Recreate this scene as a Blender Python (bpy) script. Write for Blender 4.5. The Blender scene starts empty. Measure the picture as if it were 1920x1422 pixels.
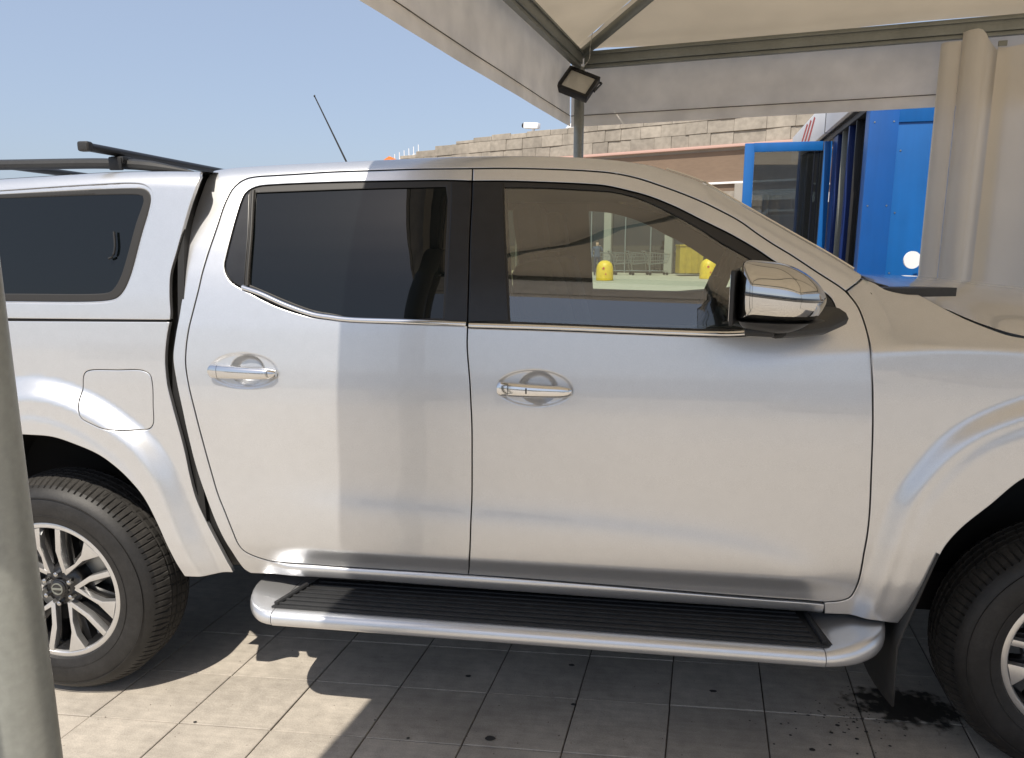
import bpy, bmesh, math, random
import numpy as np
from mathutils import Vector, Matrix
from mathutils.geometry import delaunay_2d_cdt
random.seed(7)
D2R = math.radians
sc = bpy.context.scene
col = sc.collection
# ------------------------------------------------------------------ camera, sky, sun, exposure
PSI = D2R(8.0)
cd = bpy.data.cameras.new('camera'); cam = bpy.data.objects.new('camera', cd); col.objects.link(cam)
cd.sensor_width = 36; cd.lens = 25.5; cd.clip_start = .05; cd.clip_end = 3000
cam.location = (0, 0, 1.51); cam.rotation_euler = (D2R(90 - 10.46), 0, PSI)
sc.camera = cam
SUN_EL = D2R(57); E_ANG = D2R(-11)
e1 = Vector((math.cos(E_ANG), math.sin(E_ANG), 0)); e2 = Vector((math.sin(E_ANG), -math.cos(E_ANG), 0))
trav = (-e2 * math.cos(SUN_EL) + e1 * -.012 + Vector((0, 0, -math.sin(SUN_EL)))).normalized()
sd = bpy.data.lights.new('sun', 'SUN'); so = bpy.data.objects.new('sun', sd); col.objects.link(so)
sd.energy = 4.5; sd.angle = D2R(.5); sd.color = (1, .92, .80)
so.rotation_euler = trav.to_track_quat('-Z', 'Y').to_euler(); so.location = (0, -5, 12)
w = bpy.data.worlds.new('World'); sc.world = w; w.use_nodes = True
nt = w.node_tree; bg = nt.nodes['Background']
sk = nt.nodes.new('ShaderNodeTexSky'); sk.sky_type = 'NISHITA'; sk.sun_disc = False
sk.sun_elevation = SUN_EL
tos = -trav
sk.sun_rotation = math.atan2(tos.x, tos.y)
sk.air_density = 1.0; sk.dust_density = 2.6; sk.ozone_density = 1.2; sk.altitude = 100
hz = nt.nodes.new('ShaderNodeMix'); hz.data_type = 'RGBA'; hz.inputs[0].default_value = .5; hz.inputs[7].default_value = (3.9, 4.6, 6.0, 1)   # summer haze over the whole sky
nt.links.new(sk.outputs[0], hz.inputs[6]); nt.links.new(hz.outputs[2], bg.inputs[0]); bg.inputs[1].default_value = .115
sc.view_settings.view_transform = 'Standard'; sc.view_settings.look = 'None'
sc.view_settings.exposure = 0.30; sc.view_settings.gamma = 1; sc.view_settings.use_curve_mapping = False
sc.render.engine = 'CYCLES'
sc.cycles.max_bounces = 10; sc.cycles.transparent_max_bounces = 16; sc.cycles.caustics_reflective = False; sc.cycles.caustics_refractive = False

# ---- body surface functions (shared by tracer and scene) ----
import numpy as np
YC = 2.90
def _tab(kn, lo=0.2, hi=2.0, sig=0.012):
    z = np.arange(lo, hi, 0.001)
    v = np.interp(z, [k[0] for k in kn], [k[1] for k in kn])
    n = int(4 * sig / 0.001)
    g = np.exp(-0.5 * (np.arange(-n, n + 1) * 0.001 / sig) ** 2); g /= g.sum()
    v = np.convolve(np.pad(v, n, mode='edge'), g, mode='valid')
    return z, v
CAB = _tab([(.2, .80), (.48, .868), (.52, .884), (.555, .893), (.585, .903), (.62, .908), (.66, .911), (.70, .912), (.735, .912),
            (.77, .912), (.82, .912), (.90, .9135), (.98, .915), (1.05, .9142), (1.10, .9105), (1.16, .9035), (1.22, .8955), (1.27, .8885), (1.295, .8835), (1.34, .8745), (1.385, .8640), (1.43, .8515), (1.50, .8275), (1.57, .7985), (1.64, .7650), (1.71, .7265), (1.80, .669), (2.0, .52)])
BED = _tab([(.2, .80), (.46, .872), (.52, .888), (.60, .897), (.80, .903), (1.0, .904), (1.10, .901), (1.2, .894), (1.30, .884), (2.0, .80)])
CAN = _tab([(.2, .80), (1.25, .893), (1.30, .889), (1.36, .882), (1.66, .835), (2.0, .775)])
FEN = _tab([(.2, .80), (.46, .868), (.52, .886), (.60, .902), (.70, .911), (.80, .913), (1.0, .915), (1.12, .914), (1.19, .911), (1.235, .907), (2., .9)])
ZC = ([-4, .30, .40, .49, .58, .673, .80, .93, 1.03, 1.3, 1.6, 2.1, 3], [1.19, 1.19, 1.193, 1.213, 1.226, 1.236, 1.249, 1.253, 1.252, 1.235, 1.20, 1.10, 1.0])
KC = ([-4, .25, .45, .67, .80], [0, 0, .16, .36, .40])
ZG = ([.5, .60, .687, .75, .838, .894, .943, .987, 1.024, 1.057, 1.3, 1.6, 2.1, 3], [1.45, 1.44, 1.419, 1.392, 1.377, 1.341, 1.316, 1.297, 1.284, 1.275, 1.254, 1.218, 1.117, 1.0])
HG = ([.5, .60, .687, .75, .838, .894, .943, .987, 1.024, 1.057, 1.3, 1.6, 2.1, 3], [.77, .765, .755, .74, .735, .76, .785, .81, .83, .85, .862, .855, .80, .7])
ZT = ([-3.0, -1.298, -1.25, -1.2, -1.05, -.888, -.518, -.316, -.2, -.092, 0, .093, .238, .39, .594, .70, .80], [1.72, 1.735, 1.748, 1.754, 1.761, 1.766, 1.777, 1.777, 1.774, 1.767, 1.758, 1.743, 1.691, 1.604, 1.487, 1.418, 1.35])
ZTC = ([-3.2, -2.9, -1.932, -1.541, -1.35, -1.2], [1.60, 1.66, 1.716, 1.733, 1.733, 1.729])
ZR = ([-4, -.934, -.70, -.42, -.06, .20, .385, .531, .62, 3], [.768, .764, .752, .741, .731, .712, .688, .650, .615, .60])
def _sp(x, w): return w * np.logaddexp(0, x / w)
def _ss(a, b, x):
    t = np.clip((x - a) / (b - a), 0, 1); return t * t * (3 - 2 * t)
_zt = {}
def smoothcurve(C, x, s=.035):
    k = id(C)
    if k not in _zt:
        xs = np.arange(C[0][0] - .3, C[0][-1] + .3, .005); v = np.interp(xs, C[0], C[1])
        n = int(4 * s / .005); g = np.exp(-.5 * (np.arange(-n, n + 1) * .005 / s) ** 2); g /= g.sum()
        _zt[k] = (xs, np.convolve(np.pad(v, n, mode='edge'), g, mode='valid'))
    return np.interp(x, *_zt[k])
def sdist(x, z, poly):
    """signed distance, positive inside"""
    x = np.asarray(x, float); z = np.asarray(z, float); P = np.array(poly, float); Q = np.roll(P, -1, 0)
    best = np.full(x.shape, 1e9); ins = np.zeros(x.shape, bool)
    for (ax, az), (bx, bz) in zip(P, Q):
        dx, dz = bx - ax, bz - az
        t = np.clip(((x - ax) * dx + (z - az) * dz) / (dx * dx + dz * dz + 1e-12), 0, 1)
        best = np.minimum(best, np.hypot(x - ax - t * dx, z - az - t * dz))
        if dz != 0:
            c = ((az > z) != (bz > z)) & (x < dx * (z - az) / dz + ax); ins ^= c
    return np.where(ins, best, -best)
FLR = [(-2.45, .2), (-2.36, .50), (-2.28, .70), (-2.17, .93), (-2.0, 1.06), (-1.81, 1.105), (-1.70, 1.093), (-1.62, 1.068), (-1.54, 1.03), (-1.45, .968), (-1.40, .925), (-1.345, .85), (-1.312, .76), (-1.28, .65), (-1.245, .55), (-1.20, .42), (-1.15, .2)]
def _chaikin(P, n=3):
    P = [tuple(p) for p in P]
    for _ in range(n):
        Q = [P[0]]
        for a, b in zip(P, P[1:]): Q += [(a[0] * .75 + b[0] * .25, a[1] * .75 + b[1] * .25), (a[0] * .25 + b[0] * .75, a[1] * .25 + b[1] * .75)]
        P = Q + [P[-1]]
    return P
FLR = _chaikin(FLR)
FLF = [(.66, .2), (.70, .5), (.725, .66), (.753, .813), (.775, .87), (.80, .915), (.841, .977), (.89, 1.03), (.95, 1.072), (1.04, 1.114), (1.15, 1.145), (1.29, 1.155), (1.45, 1.14), (1.6, 1.08), (1.74, .97), (1.84, .8), (1.9, .6), (1.93, .2)]
FLF = _chaikin(FLF)
HANDLES = [(-1.086, 1.143), (-.216, 1.114)]
def H(kind, x, z):
    x = np.asarray(x, float); z = np.asarray(z, float)
    if kind in ('cab', 'body', 'inner'):
        h = np.interp(z, *CAB)
        zc = smoothcurve(ZC, x); k = np.interp(x, *KC)
        h = h - k * _sp(z - zc, .006)
        zt = smoothcurve(ZT, x, .02); r = .045
        d = np.clip(zt - z, .0015, r)
        h = h - np.where(d < r, (r - np.sqrt(np.maximum(r * r - (r - d) ** 2, 0))) * .9, 0)
        zr = smoothcurve(ZR, x, .03)
        h = h + .0125 * _ss(-1.12, -.72, x) * (1 - _ss(.50, .66, x)) / (1 + np.exp(np.clip((z - zr) / .0185, -40, 40))) * _ss(.54, .60, z)
        if kind == 'body':
            t = (z - .499) / .028
            h = h + np.where((z < .552) & (x > -1.06), .016 * np.sqrt(np.clip(1 - t * t, 0, 1)) - .004, 0) * _ss(-1.06, -.98, x)
        if kind == 'cab':
            for cx, cz in HANDLES:
                ex, ez = (x - cx) / .108, (z - cz + .0 * x) / .052
                r1 = np.sqrt(ex * ex + ez * ez)
                h = h - .0035 * (1 - _ss(.88, 1.03, r1))
                bx, bz = (x - cx - .010) / .056, (z - cz - .001) / .047
                r2 = bx * bx + bz * bz
                h = h - .022 * _ss(0, .60, 1 - r2)
        return h
    if kind == 'bed':
        h = np.interp(z, *BED)
        s = sdist(x, z, FLR)
        h = h + .040 * _ss(-.012, .062, s) + .004 * _ss(.10, .13, s)
        return h - .05 * np.clip((-2.5 - x) / .5, 0, 1) ** 2
    if kind == 'canopy':
        h = np.interp(z, *CAN)
        zt = smoothcurve(ZTC, x, .03); r = .055
        d = np.clip(zt - z, .001, r)
        return h - (r - np.sqrt(np.maximum(r * r - (r - d) ** 2, 0))) * .9
    if kind == 'fender':
        h = np.interp(z, *FEN)
        zc = smoothcurve(ZC, x); zg = smoothcurve(ZG, x, .02); hg = smoothcurve(HG, x, .02)
        hc = np.interp(zc, *FEN)
        t = _sp(z - zc, .005) / np.maximum(zg - zc, .01)
        h = h - (hc - hg) * t
        s = sdist(x, z, FLF)
        h = h + .025 * _ss(-.016, .040, s) + .004 * _ss(.050, .085, s)
        return h - .16 * np.clip((x - 1.45) / .75, 0, 1) ** 2
    raise ValueError(kind)

DATA = {
    'gT_r': [(-0.4256, 1.7328), (-0.5979, 1.7333), (-0.7301, 1.7311), (-0.8644, 1.7285), (-0.9776, 1.7229), (-1.0493, 1.7197), (-1.1076, 1.7162), (-1.1356, 1.7095), (-1.1554, 1.6972), (-1.1719, 1.6775), (-1.1810, 1.6528), (-1.1892, 1.6203), (-1.1970, 1.5703), (-1.2050, 1.5305), (-1.2174, 1.4744), (-1.2287, 1.4186), (-1.2345, 1.3828), (-1.2487, 1.3197), (-1.2615, 1.2661), (-1.2703, 1.2121), (-1.2730, 1.1588), (-1.2661, 1.1054), (-1.2510, 1.0304), (-1.2342, 0.9387), (-1.2154, 0.8411), (-1.1962, 0.7546), (-1.1770, 0.6967), (-1.1591, 0.6376), (-1.1453, 0.5881), (-1.1322, 0.5652), (-1.1007, 0.5468), (-1.0435, 0.5309), (-0.9843, 0.5289), (-0.9100, 0.5288), (-0.8009, 0.5278), (-0.5881, 0.5280), (-0.4168, 0.5283)],
    'gB': [(-0.4256, 1.7328), (-0.4185, 1.6413), (-0.4157, 1.5370), (-0.4110, 1.4054), (-0.4105, 1.3014), (-0.4107, 1.2268), (-0.4015, 1.1266), (-0.3971, 1.0504), (-0.3953, 0.9985), (-0.3961, 0.9028), (-0.3987, 0.7575), (-0.4053, 0.6089), (-0.4168, 0.5283)],
    'gF': [(-0.4256, 1.7328), (-0.3252, 1.7321), (-0.1924, 1.7273), (-0.0884, 1.7210), (-0.0109, 1.7126), (0.0531, 1.6984), (0.1162, 1.6770), (0.1908, 1.6480), (0.2640, 1.6149), (0.3401, 1.5755), (0.3886, 1.5412), (0.4359, 1.5099), (0.4768, 1.4853), (0.5485, 1.4372), (0.6060, 1.3991), (0.6219, 1.3861)],
    'gF2': [(0.6219, 1.3861), (0.6396, 1.3640), (0.6516, 1.3434), (0.6622, 1.3095), (0.6709, 1.2640), (0.6764, 1.2140), (0.6813, 1.1554), (0.6850, 1.0936), (0.6890, 1.0307), (0.6947, 0.9308), (0.7017, 0.7980), (0.7014, 0.7366), (0.6972, 0.6741), (0.6954, 0.6305), (0.6919, 0.5843), (0.6856, 0.5482), (0.6771, 0.5306), (0.6549, 0.5180), (0.6126, 0.5093)],
    'gF3': [(0.6126, 0.5093), (0.5459, 0.5114), (0.4593, 0.5119), (0.2495, 0.5159), (0.0186, 0.5218), (-0.2187, 0.5257), (-0.4168, 0.5283)],
    'sill': [(0.6175, 0.4655), (0.4648, 0.4697), (0.0983, 0.4719), (-0.2204, 0.4755), (-0.5415, 0.4802), (-0.8087, 0.4840), (-1.0305, 0.4792), (-1.1304, 0.4757)],
    'cabback': [(-1.1304, 0.4757), (-1.1488, 0.4894), (-1.1613, 0.5180), (-1.1815, 0.5757), (-1.2062, 0.6441), (-1.2337, 0.7320), (-1.2610, 0.8322), (-1.2784, 0.9337), (-1.2910, 1.0251), (-1.3058, 1.1108), (-1.3137, 1.1619), (-1.3142, 1.1858), (-1.3063, 1.2416), (-1.2948, 1.3054), (-1.2897, 1.3585), (-1.2930, 1.4119), (-1.2909, 1.4782), (-1.2868, 1.5466), (-1.2781, 1.6230), (-1.2692, 1.6869), (-1.2653, 1.7210)],
    'ajoint': [(0.6219, 1.3861), (0.6712, 1.4198)],
    'f_joint': [(0.6294, 1.3863), (0.6808, 1.4196)],
    'f_cowl': [(0.6808, 1.4196), (0.7195, 1.4055), (0.7440, 1.3903), (0.7765, 1.3819), (0.8056, 1.3776), (0.8372, 1.3763)],
    'f_gap': [(0.8372, 1.3763), (0.8652, 1.3608), (0.8955, 1.3414), (0.9429, 1.3141), (0.9881, 1.2934), (1.0228, 1.2797), (1.0583, 1.2711)],
    'f_rear': [(0.6277, 1.3849), (0.6448, 1.3628), (0.6559, 1.3423), (0.6643, 1.3089), (0.6694, 1.2646), (0.6722, 1.2158), (0.6785, 1.1569), (0.6839, 1.0943), (0.6889, 1.0308), (0.6946, 0.9308), (0.7014, 0.7983), (0.7015, 0.7365), (0.6981, 0.6729), (0.6968, 0.6286), (0.6931, 0.5827), (0.6855, 0.5483), (0.6766, 0.5314), (0.6540, 0.5194), (0.6115, 0.5111)],
    'f_bot': [(0.6115, 0.5111), (0.6192, 0.4689), (0.7069, 0.4723), (0.8090, 0.4699)],
    'f_arch': [(0.8090, 0.4699), (0.8494, 0.5903), (0.8765, 0.6820), (0.8908, 0.7219), (0.9241, 0.7739), (0.9876, 0.8426), (1.0570, 0.9167)],
    'b_front': [(-1.3247, 1.2825), (-1.3347, 1.2376), (-1.3431, 1.1699), (-1.3425, 1.1278), (-1.3392, 1.0871), (-1.3272, 1.0256), (-1.3128, 0.9550), (-1.2999, 0.8842), (-1.2906, 0.8108), (-1.2765, 0.7310), (-1.2481, 0.6527), (-1.2193, 0.5836), (-1.1883, 0.4968), (-1.1847, 0.4805)],
    'b_bot': [(-1.1847, 0.4805), (-1.2428, 0.4780), (-1.3281, 0.4753)],
    'b_arch': [(-1.3281, 0.4753), (-1.3609, 0.5703), (-1.3878, 0.6520), (-1.4275, 0.7471), (-1.4690, 0.8040), (-1.5144, 0.8457), (-1.5614, 0.8770), (-1.6341, 0.9055), (-1.7088, 0.9265), (-1.7907, 0.9303)],
    'b_top': [(-1.8440, 1.2766), (-1.3247, 1.2825)],
    'fuel': [(-1.6192, 1.1112), (-1.6111, 1.1246), (-1.5950, 1.1308), (-1.5027, 1.1338), (-1.4192, 1.1341), (-1.3952, 1.1216), (-1.3890, 1.0940), (-1.3916, 1.0278), (-1.3971, 0.9672), (-1.4111, 0.9520), (-1.4511, 0.9488), (-1.5306, 0.9555), (-1.5784, 0.9728), (-1.6067, 0.9883), (-1.6162, 1.0107), (-1.6243, 1.0416), (-1.6250, 1.0591), (-1.6237, 1.0714)],
    'c_bot': [(-1.8449, 1.2845), (-1.3210, 1.2886)],
    'c_front': [(-1.3201, 1.2894), (-1.3180, 1.3084), (-1.3201, 1.3590), (-1.3176, 1.4254), (-1.2992, 1.4879), (-1.2799, 1.5536), (-1.2572, 1.6275), (-1.2380, 1.6796), (-1.2319, 1.7084)],
    'c_rec': [(-1.8900, 1.6753), (-1.5843, 1.6898), (-1.4366, 1.6929), (-1.4062, 1.6877), (-1.3845, 1.6733), (-1.3779, 1.6450), (-1.4043, 1.5571), (-1.4424, 1.4281), (-1.4668, 1.3751), (-1.4871, 1.3526), (-1.5192, 1.3411), (-1.8501, 1.3337)],
    'c_frm': [(-1.8887, 1.6655), (-1.4351, 1.6790), (-1.4071, 1.6759), (-1.3913, 1.6655), (-1.3859, 1.6451), (-1.4185, 1.5304), (-1.4521, 1.4149), (-1.4729, 1.3735), (-1.4924, 1.3542), (-1.5216, 1.3448), (-1.8888, 1.3377)],
    'c_gls': [(-1.8885, 1.6519), (-1.4242, 1.6580), (-1.4129, 1.6547), (-1.4101, 1.6421), (-1.4340, 1.5746), (-1.4820, 1.4195), (-1.5012, 1.3860), (-1.5153, 1.3723), (-1.5365, 1.3665), (-1.8882, 1.3618)],
    'rw_out': [(-0.4239, 1.6950), (-0.5005, 1.6983), (-0.6903, 1.6982), (-0.8850, 1.6959), (-1.0616, 1.6899), (-1.0860, 1.6873), (-1.1081, 1.6801), (-1.1258, 1.6660), (-1.1327, 1.6467), (-1.1381, 1.6138), (-1.1466, 1.5463), (-1.1546, 1.4823), (-1.1580, 1.4487), (-1.1479, 1.4206), (-1.1292, 1.3995), (-1.1084, 1.3882), (-1.0941, 1.3805), (-1.0702, 1.3699), (-0.9981, 1.3373), (-0.9276, 1.3151), (-0.8713, 1.3027), (-0.8173, 1.2966), (-0.7674, 1.2919), (-0.5857, 1.2877), (-0.4115, 1.2851)],
    'rw_chrome': [(-1.0962, 1.3875), (-1.0421, 1.3709), (-0.9565, 1.3370), (-0.8716, 1.3112), (-0.8175, 1.3039), (-0.7676, 1.2985), (-0.5865, 1.2945), (-0.4132, 1.2903)],
    'rw_gls': [(-1.0910, 1.6651), (-0.7349, 1.6740), (-0.5029, 1.6768), (-0.4939, 1.6388), (-0.4864, 1.4498), (-0.4856, 1.3064), (-0.5868, 1.3028), (-0.7679, 1.3079), (-0.8179, 1.3157), (-0.8721, 1.3242), (-0.9572, 1.3517), (-1.0182, 1.3750), (-1.0723, 1.3953), (-1.0781, 1.5099)],
    'rw_div': [(-1.1018, 1.6751), (-1.0852, 1.5414), (-1.0805, 1.3915)],
    'fw_out': [(-0.4191, 1.6949), (-0.3218, 1.6937), (-0.2164, 1.6893), (-0.0868, 1.6820), (-0.0353, 1.6770), (0.0285, 1.6625), (0.0913, 1.6444), (0.1661, 1.6130), (0.2392, 1.5751), (0.3138, 1.5389), (0.3870, 1.4969), (0.4317, 1.4666), (0.5013, 1.4253), (0.5662, 1.3818), (0.5821, 1.3665), (0.5918, 1.3431), (0.5977, 1.3198), (0.5947, 1.3088), (0.5794, 1.2984), (0.4934, 1.2803), (0.3919, 1.2714), (0.3225, 1.2666), (0.2395, 1.2663), (0.0312, 1.2709), (-0.1838, 1.2760), (-0.4075, 1.2795)],
    'fw_gls': [(-0.3246, 1.6739), (-0.2153, 1.6714), (-0.0861, 1.6634), (-0.0094, 1.6568), (0.0662, 1.6362), (0.1416, 1.6007), (0.2149, 1.5606), (0.2882, 1.5142), (0.3625, 1.4725), (0.4147, 1.4395), (0.4451, 1.3886), (0.4437, 1.2977), (0.3848, 1.2888), (0.3221, 1.2876), (0.0729, 1.2909), (-0.1757, 1.2974), (-0.2873, 1.3002), (-0.2967, 1.4210), (-0.3105, 1.5398)],
    'fw_chrome': [(-0.4062, 1.2874), (-0.1807, 1.2841), (0.0519, 1.2783), (0.2393, 1.2744), (0.3215, 1.2745), (0.3848, 1.2804), (0.4686, 1.2869)],
    'fw_sail': [(0.4259, 1.4239), (0.5013, 1.4253), (0.5660, 1.3797), (0.5820, 1.3644), (0.5904, 1.3431), (0.5959, 1.3211), (0.5932, 1.3108), (0.5795, 1.3005), (0.4934, 1.2830), (0.4128, 1.2793), (0.3848, 1.2860), (0.4242, 1.3115)],
    'fw_pil': [(-0.4189, 1.6933), (-0.3285, 1.6922), (-0.3191, 1.6005), (-0.3007, 1.4062), (-0.2911, 1.2987), (-0.4071, 1.2926)],
    'rw_pil': [(-0.4245, 1.6934), (-0.4889, 1.6958), (-0.4808, 1.6014), (-0.4771, 1.4498), (-0.4792, 1.2953), (-0.4125, 1.2925)],
}

def c2w(X, F):
    return Vector((X * math.cos(PSI) - F * math.sin(PSI), X * math.sin(PSI) + F * math.cos(PSI), 0))

# ------------------------------------------------------------------ materials
def mat(name, color, rough=.5, metal=0, coat=0, coatr=.03, spec=.5, ior=None, noise=None, bump=None, rnd=0, emit=None, flake=0, trans=0):
    """noise=(scale, amount[, detail]) multiplies the colour; bump=(scale, strength, distance); rnd = per object value variation"""
    m = bpy.data.materials.new(name); m.use_nodes = True
    t = m.node_tree; b = t.nodes['Principled BSDF']
    b.inputs['Base Color'].default_value = (*color, 1); b.inputs['Roughness'].default_value = rough
    b.inputs['Metallic'].default_value = metal; b.inputs['Coat Weight'].default_value = coat; b.inputs['Coat Roughness'].default_value = coatr
    b.inputs['Specular IOR Level'].default_value = spec
    if ior: b.inputs['IOR'].default_value = ior
    geo = t.nodes.new('ShaderNodeNewGeometry'); last = None
    def mul(a, bb):
        x = t.nodes.new('ShaderNodeMix'); x.data_type = 'RGBA'; x.blend_type = 'MULTIPLY'; x.inputs[0].default_value = 1
        t.links.new(a, x.inputs[6]); t.links.new(bb, x.inputs[7]); return x.outputs[2]
    if noise or rnd:
        rgb = t.nodes.new('ShaderNodeRGB'); rgb.outputs[0].default_value = (*color, 1); last = rgb.outputs[0]
    for ns in ([noise] if noise and not isinstance(noise, list) else (noise or [])):
        n = t.nodes.new('ShaderNodeTexNoise'); n.inputs['Scale'].default_value = ns[0]; n.inputs['Detail'].default_value = ns[2] if len(ns) > 2 else 4
        if len(ns) > 3:
            mp = t.nodes.new('ShaderNodeMapping'); mp.inputs['Scale'].default_value = ns[3]
            t.links.new(geo.outputs['Position'], mp.inputs[0]); t.links.new(mp.outputs[0], n.inputs['Vector'])
        else: t.links.new(geo.outputs['Position'], n.inputs['Vector'])
        r = t.nodes.new('ShaderNodeMapRange'); r.inputs[1].default_value = .25; r.inputs[2].default_value = .75
        r.inputs[3].default_value = 1 - ns[1]; r.inputs[4].default_value = 1 + ns[1]
        t.links.new(n.outputs[0], r.inputs[0]); cb = t.nodes.new('ShaderNodeCombineColor')
        for i in range(3): t.links.new(r.outputs[0], cb.inputs[i])
        last = mul(last, cb.outputs[0])
    if rnd:
        oi = t.nodes.new('ShaderNodeObjectInfo'); r = t.nodes.new('ShaderNodeMapRange'); r.inputs[3].default_value = 1 - rnd; r.inputs[4].default_value = 1 + rnd
        t.links.new(oi.outputs['Random'], r.inputs[0]); cb = t.nodes.new('ShaderNodeCombineColor')
        for i in range(3): t.links.new(r.outputs[0], cb.inputs[i])
        last = mul(last, cb.outputs[0])
    if last is not None: t.links.new(last, b.inputs['Base Color'])
    if bump:
        n = t.nodes.new('ShaderNodeTexNoise'); n.inputs['Scale'].default_value = bump[0]; n.inputs['Detail'].default_value = 5
        if len(bump) > 3:
            mp = t.nodes.new('ShaderNodeMapping'); mp.inputs['Scale'].default_value = bump[3]
            t.links.new(geo.outputs['Position'], mp.inputs[0]); t.links.new(mp.outputs[0], n.inputs['Vector'])
        else: t.links.new(geo.outputs['Position'], n.inputs['Vector'])
        bp = t.nodes.new('ShaderNodeBump'); bp.inputs['Strength'].default_value = bump[1]; bp.inputs['Distance'].default_value = bump[2]
        t.links.new(n.outputs[0], bp.inputs['Height']); t.links.new(bp.outputs[0], b.inputs['Normal'])
    if emit:
        b.inputs['Emission Color'].default_value = (*emit[:3], 1); b.inputs['Emission Strength'].default_value = emit[3]
    return m
def glass_mat(name, tint, ior=1.75, rough=0.0, haze=.02, hazec=(.5, .55, .55)):
    m = bpy.data.materials.new(name); m.use_nodes = True; t = m.node_tree
    for n in list(t.nodes): t.nodes.remove(n)
    o = t.nodes.new('ShaderNodeOutputMaterial'); tr = t.nodes.new('ShaderNodeBsdfTransparent'); tr.inputs[0].default_value = (*tint, 1)
    gl = t.nodes.new('ShaderNodeBsdfGlossy'); gl.inputs['Roughness'].default_value = rough; gl.inputs[0].default_value = (1, 1, 1, 1)
    df = t.nodes.new('ShaderNodeBsdfDiffuse'); df.inputs[0].default_value = (*hazec, 1)
    fr = t.nodes.new('ShaderNodeFresnel'); fr.inputs[0].default_value = ior
    m0 = t.nodes.new('ShaderNodeMixShader'); m0.inputs[0].default_value = haze
    m1 = t.nodes.new('ShaderNodeMixShader')
    t.links.new(tr.outputs[0], m0.inputs[1]); t.links.new(df.outputs[0], m0.inputs[2])
    t.links.new(fr.outputs[0], m1.inputs[0]); t.links.new(m0.outputs[0], m1.inputs[1]); t.links.new(gl.outputs[0], m1.inputs[2])
    t.links.new(m1.outputs[0], o.inputs[0]); return m
def cloth_mat(name, color, transl=.4, rough=.6, nscale=3., namt=.06):
    m = bpy.data.materials.new(name); m.use_nodes = True; t = m.node_tree
    for n in list(t.nodes): t.nodes.remove(n)
    o = t.nodes.new('ShaderNodeOutputMaterial'); geo = t.nodes.new('ShaderNodeNewGeometry')
    n = t.nodes.new('ShaderNodeTexNoise'); n.inputs['Scale'].default_value = nscale; n.inputs['Detail'].default_value = 6
    t.links.new(geo.outputs['Position'], n.inputs['Vector'])
    cr = t.nodes.new('ShaderNodeValToRGB'); cr.color_ramp.elements[0].position = .3; cr.color_ramp.elements[1].position = .7
    cr.color_ramp.elements[0].color = (*[c * (1 - namt) for c in color], 1); cr.color_ramp.elements[1].color = (*[c * (1 + namt) for c in color], 1)
    t.links.new(n.outputs[0], cr.inputs[0])
    d = t.nodes.new('ShaderNodeBsdfDiffuse'); tl = t.nodes.new('ShaderNodeBsdfTranslucent'); gl = t.nodes.new('ShaderNodeBsdfGlossy'); gl.inputs['Roughness'].default_value = rough * .8
    t.links.new(cr.outputs[0], d.inputs[0]); t.links.new(cr.outputs[0], tl.inputs[0])
    n2 = t.nodes.new('ShaderNodeTexNoise'); n2.inputs['Scale'].default_value = 2.2; n2.inputs['Detail'].default_value = 2
    t.links.new(geo.outputs['Position'], n2.inputs['Vector'])
    bp = t.nodes.new('ShaderNodeBump'); bp.inputs['Strength'].default_value = .5; bp.inputs['Distance'].default_value = .03
    t.links.new(n2.outputs[0], bp.inputs['Height'])
    for q in (d, tl, gl): t.links.new(bp.outputs[0], q.inputs['Normal'])
    a = t.nodes.new('ShaderNodeMixShader'); a.inputs[0].default_value = transl
    t.links.new(d.outputs[0], a.inputs[1]); t.links.new(tl.outputs[0], a.inputs[2])
    b = t.nodes.new('ShaderNodeMixShader'); b.inputs[0].default_value = .03
    t.links.new(a.outputs[0], b.inputs[1]); t.links.new(gl.outputs[0], b.inputs[2]); t.links.new(b.outputs[0], o.inputs[0]); return m

M = {}
M['paint'] = mat('silver_paint', (.655, .665, .682), rough=.34, metal=.75, coat=1, coatr=.015, noise=[(900, .10, 1), (2.2, .025, 3), (35, .02, 4)])
M['jamb'] = mat('jamb_black', (.012, .012, .012), rough=.6)
M['blackgloss'] = mat('black_gloss', (.014, .015, .018), rough=.36, coat=.12, coatr=.2, spec=.35, noise=(25, .2))
M['rubber'] = mat('rubber_seal', (.022, .021, .020), rough=.55)
M['seal'] = mat('dusty_seal', (.05, .048, .040), rough=.65, noise=(30, .35))
M['plastic'] = mat('black_plastic', (.025, .025, .025), rough=.5, noise=(60, .15), bump=(400, .15, .001))
M['chrome'] = mat('chrome', (.58, .575, .56), rough=.03, metal=1)
M['satin'] = mat('satin_chrome', (.74, .74, .74), rough=.10, metal=1)
M['tint'] = glass_mat('tinted_glass', (.002, .003, .003), ior=1.52, haze=.012, hazec=(.25, .35, .40))
M['fartint'] = glass_mat('far_tinted_glass', (.50, .52, .38), ior=1.3)
M['glass'] = glass_mat('clear_glass', (.74, .84, .77), ior=2.25, haze=.02)
M['farglass'] = glass_mat('clear_glass_far', (.76, .86, .79), ior=1.45, haze=.01)
M['tyre'] = mat('tyre_rubber', (.0125, .012, .012), rough=.55, noise=[(14, .4), (160, .25), (50, .3)], bump=(90, .2, .002))
M['tread'] = mat('tyre_tread_dusty', (.027, .025, .0225), rough=.85, noise=[(20, .4), (200, .3)])
M['alloy'] = mat('machined_alloy', (.66, .66, .66), rough=.30, metal=.85, coat=.3, noise=(90, .04))
M['rimblack'] = mat('rim_black', (.012, .012, .013), rough=.3, coat=.4)
M['dark'] = mat('underbody', (.008, .008, .008), rough=.9)
M['int'] = mat('interior_dark', (.020, .019, .018), rough=.8, noise=(8, .2))
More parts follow.
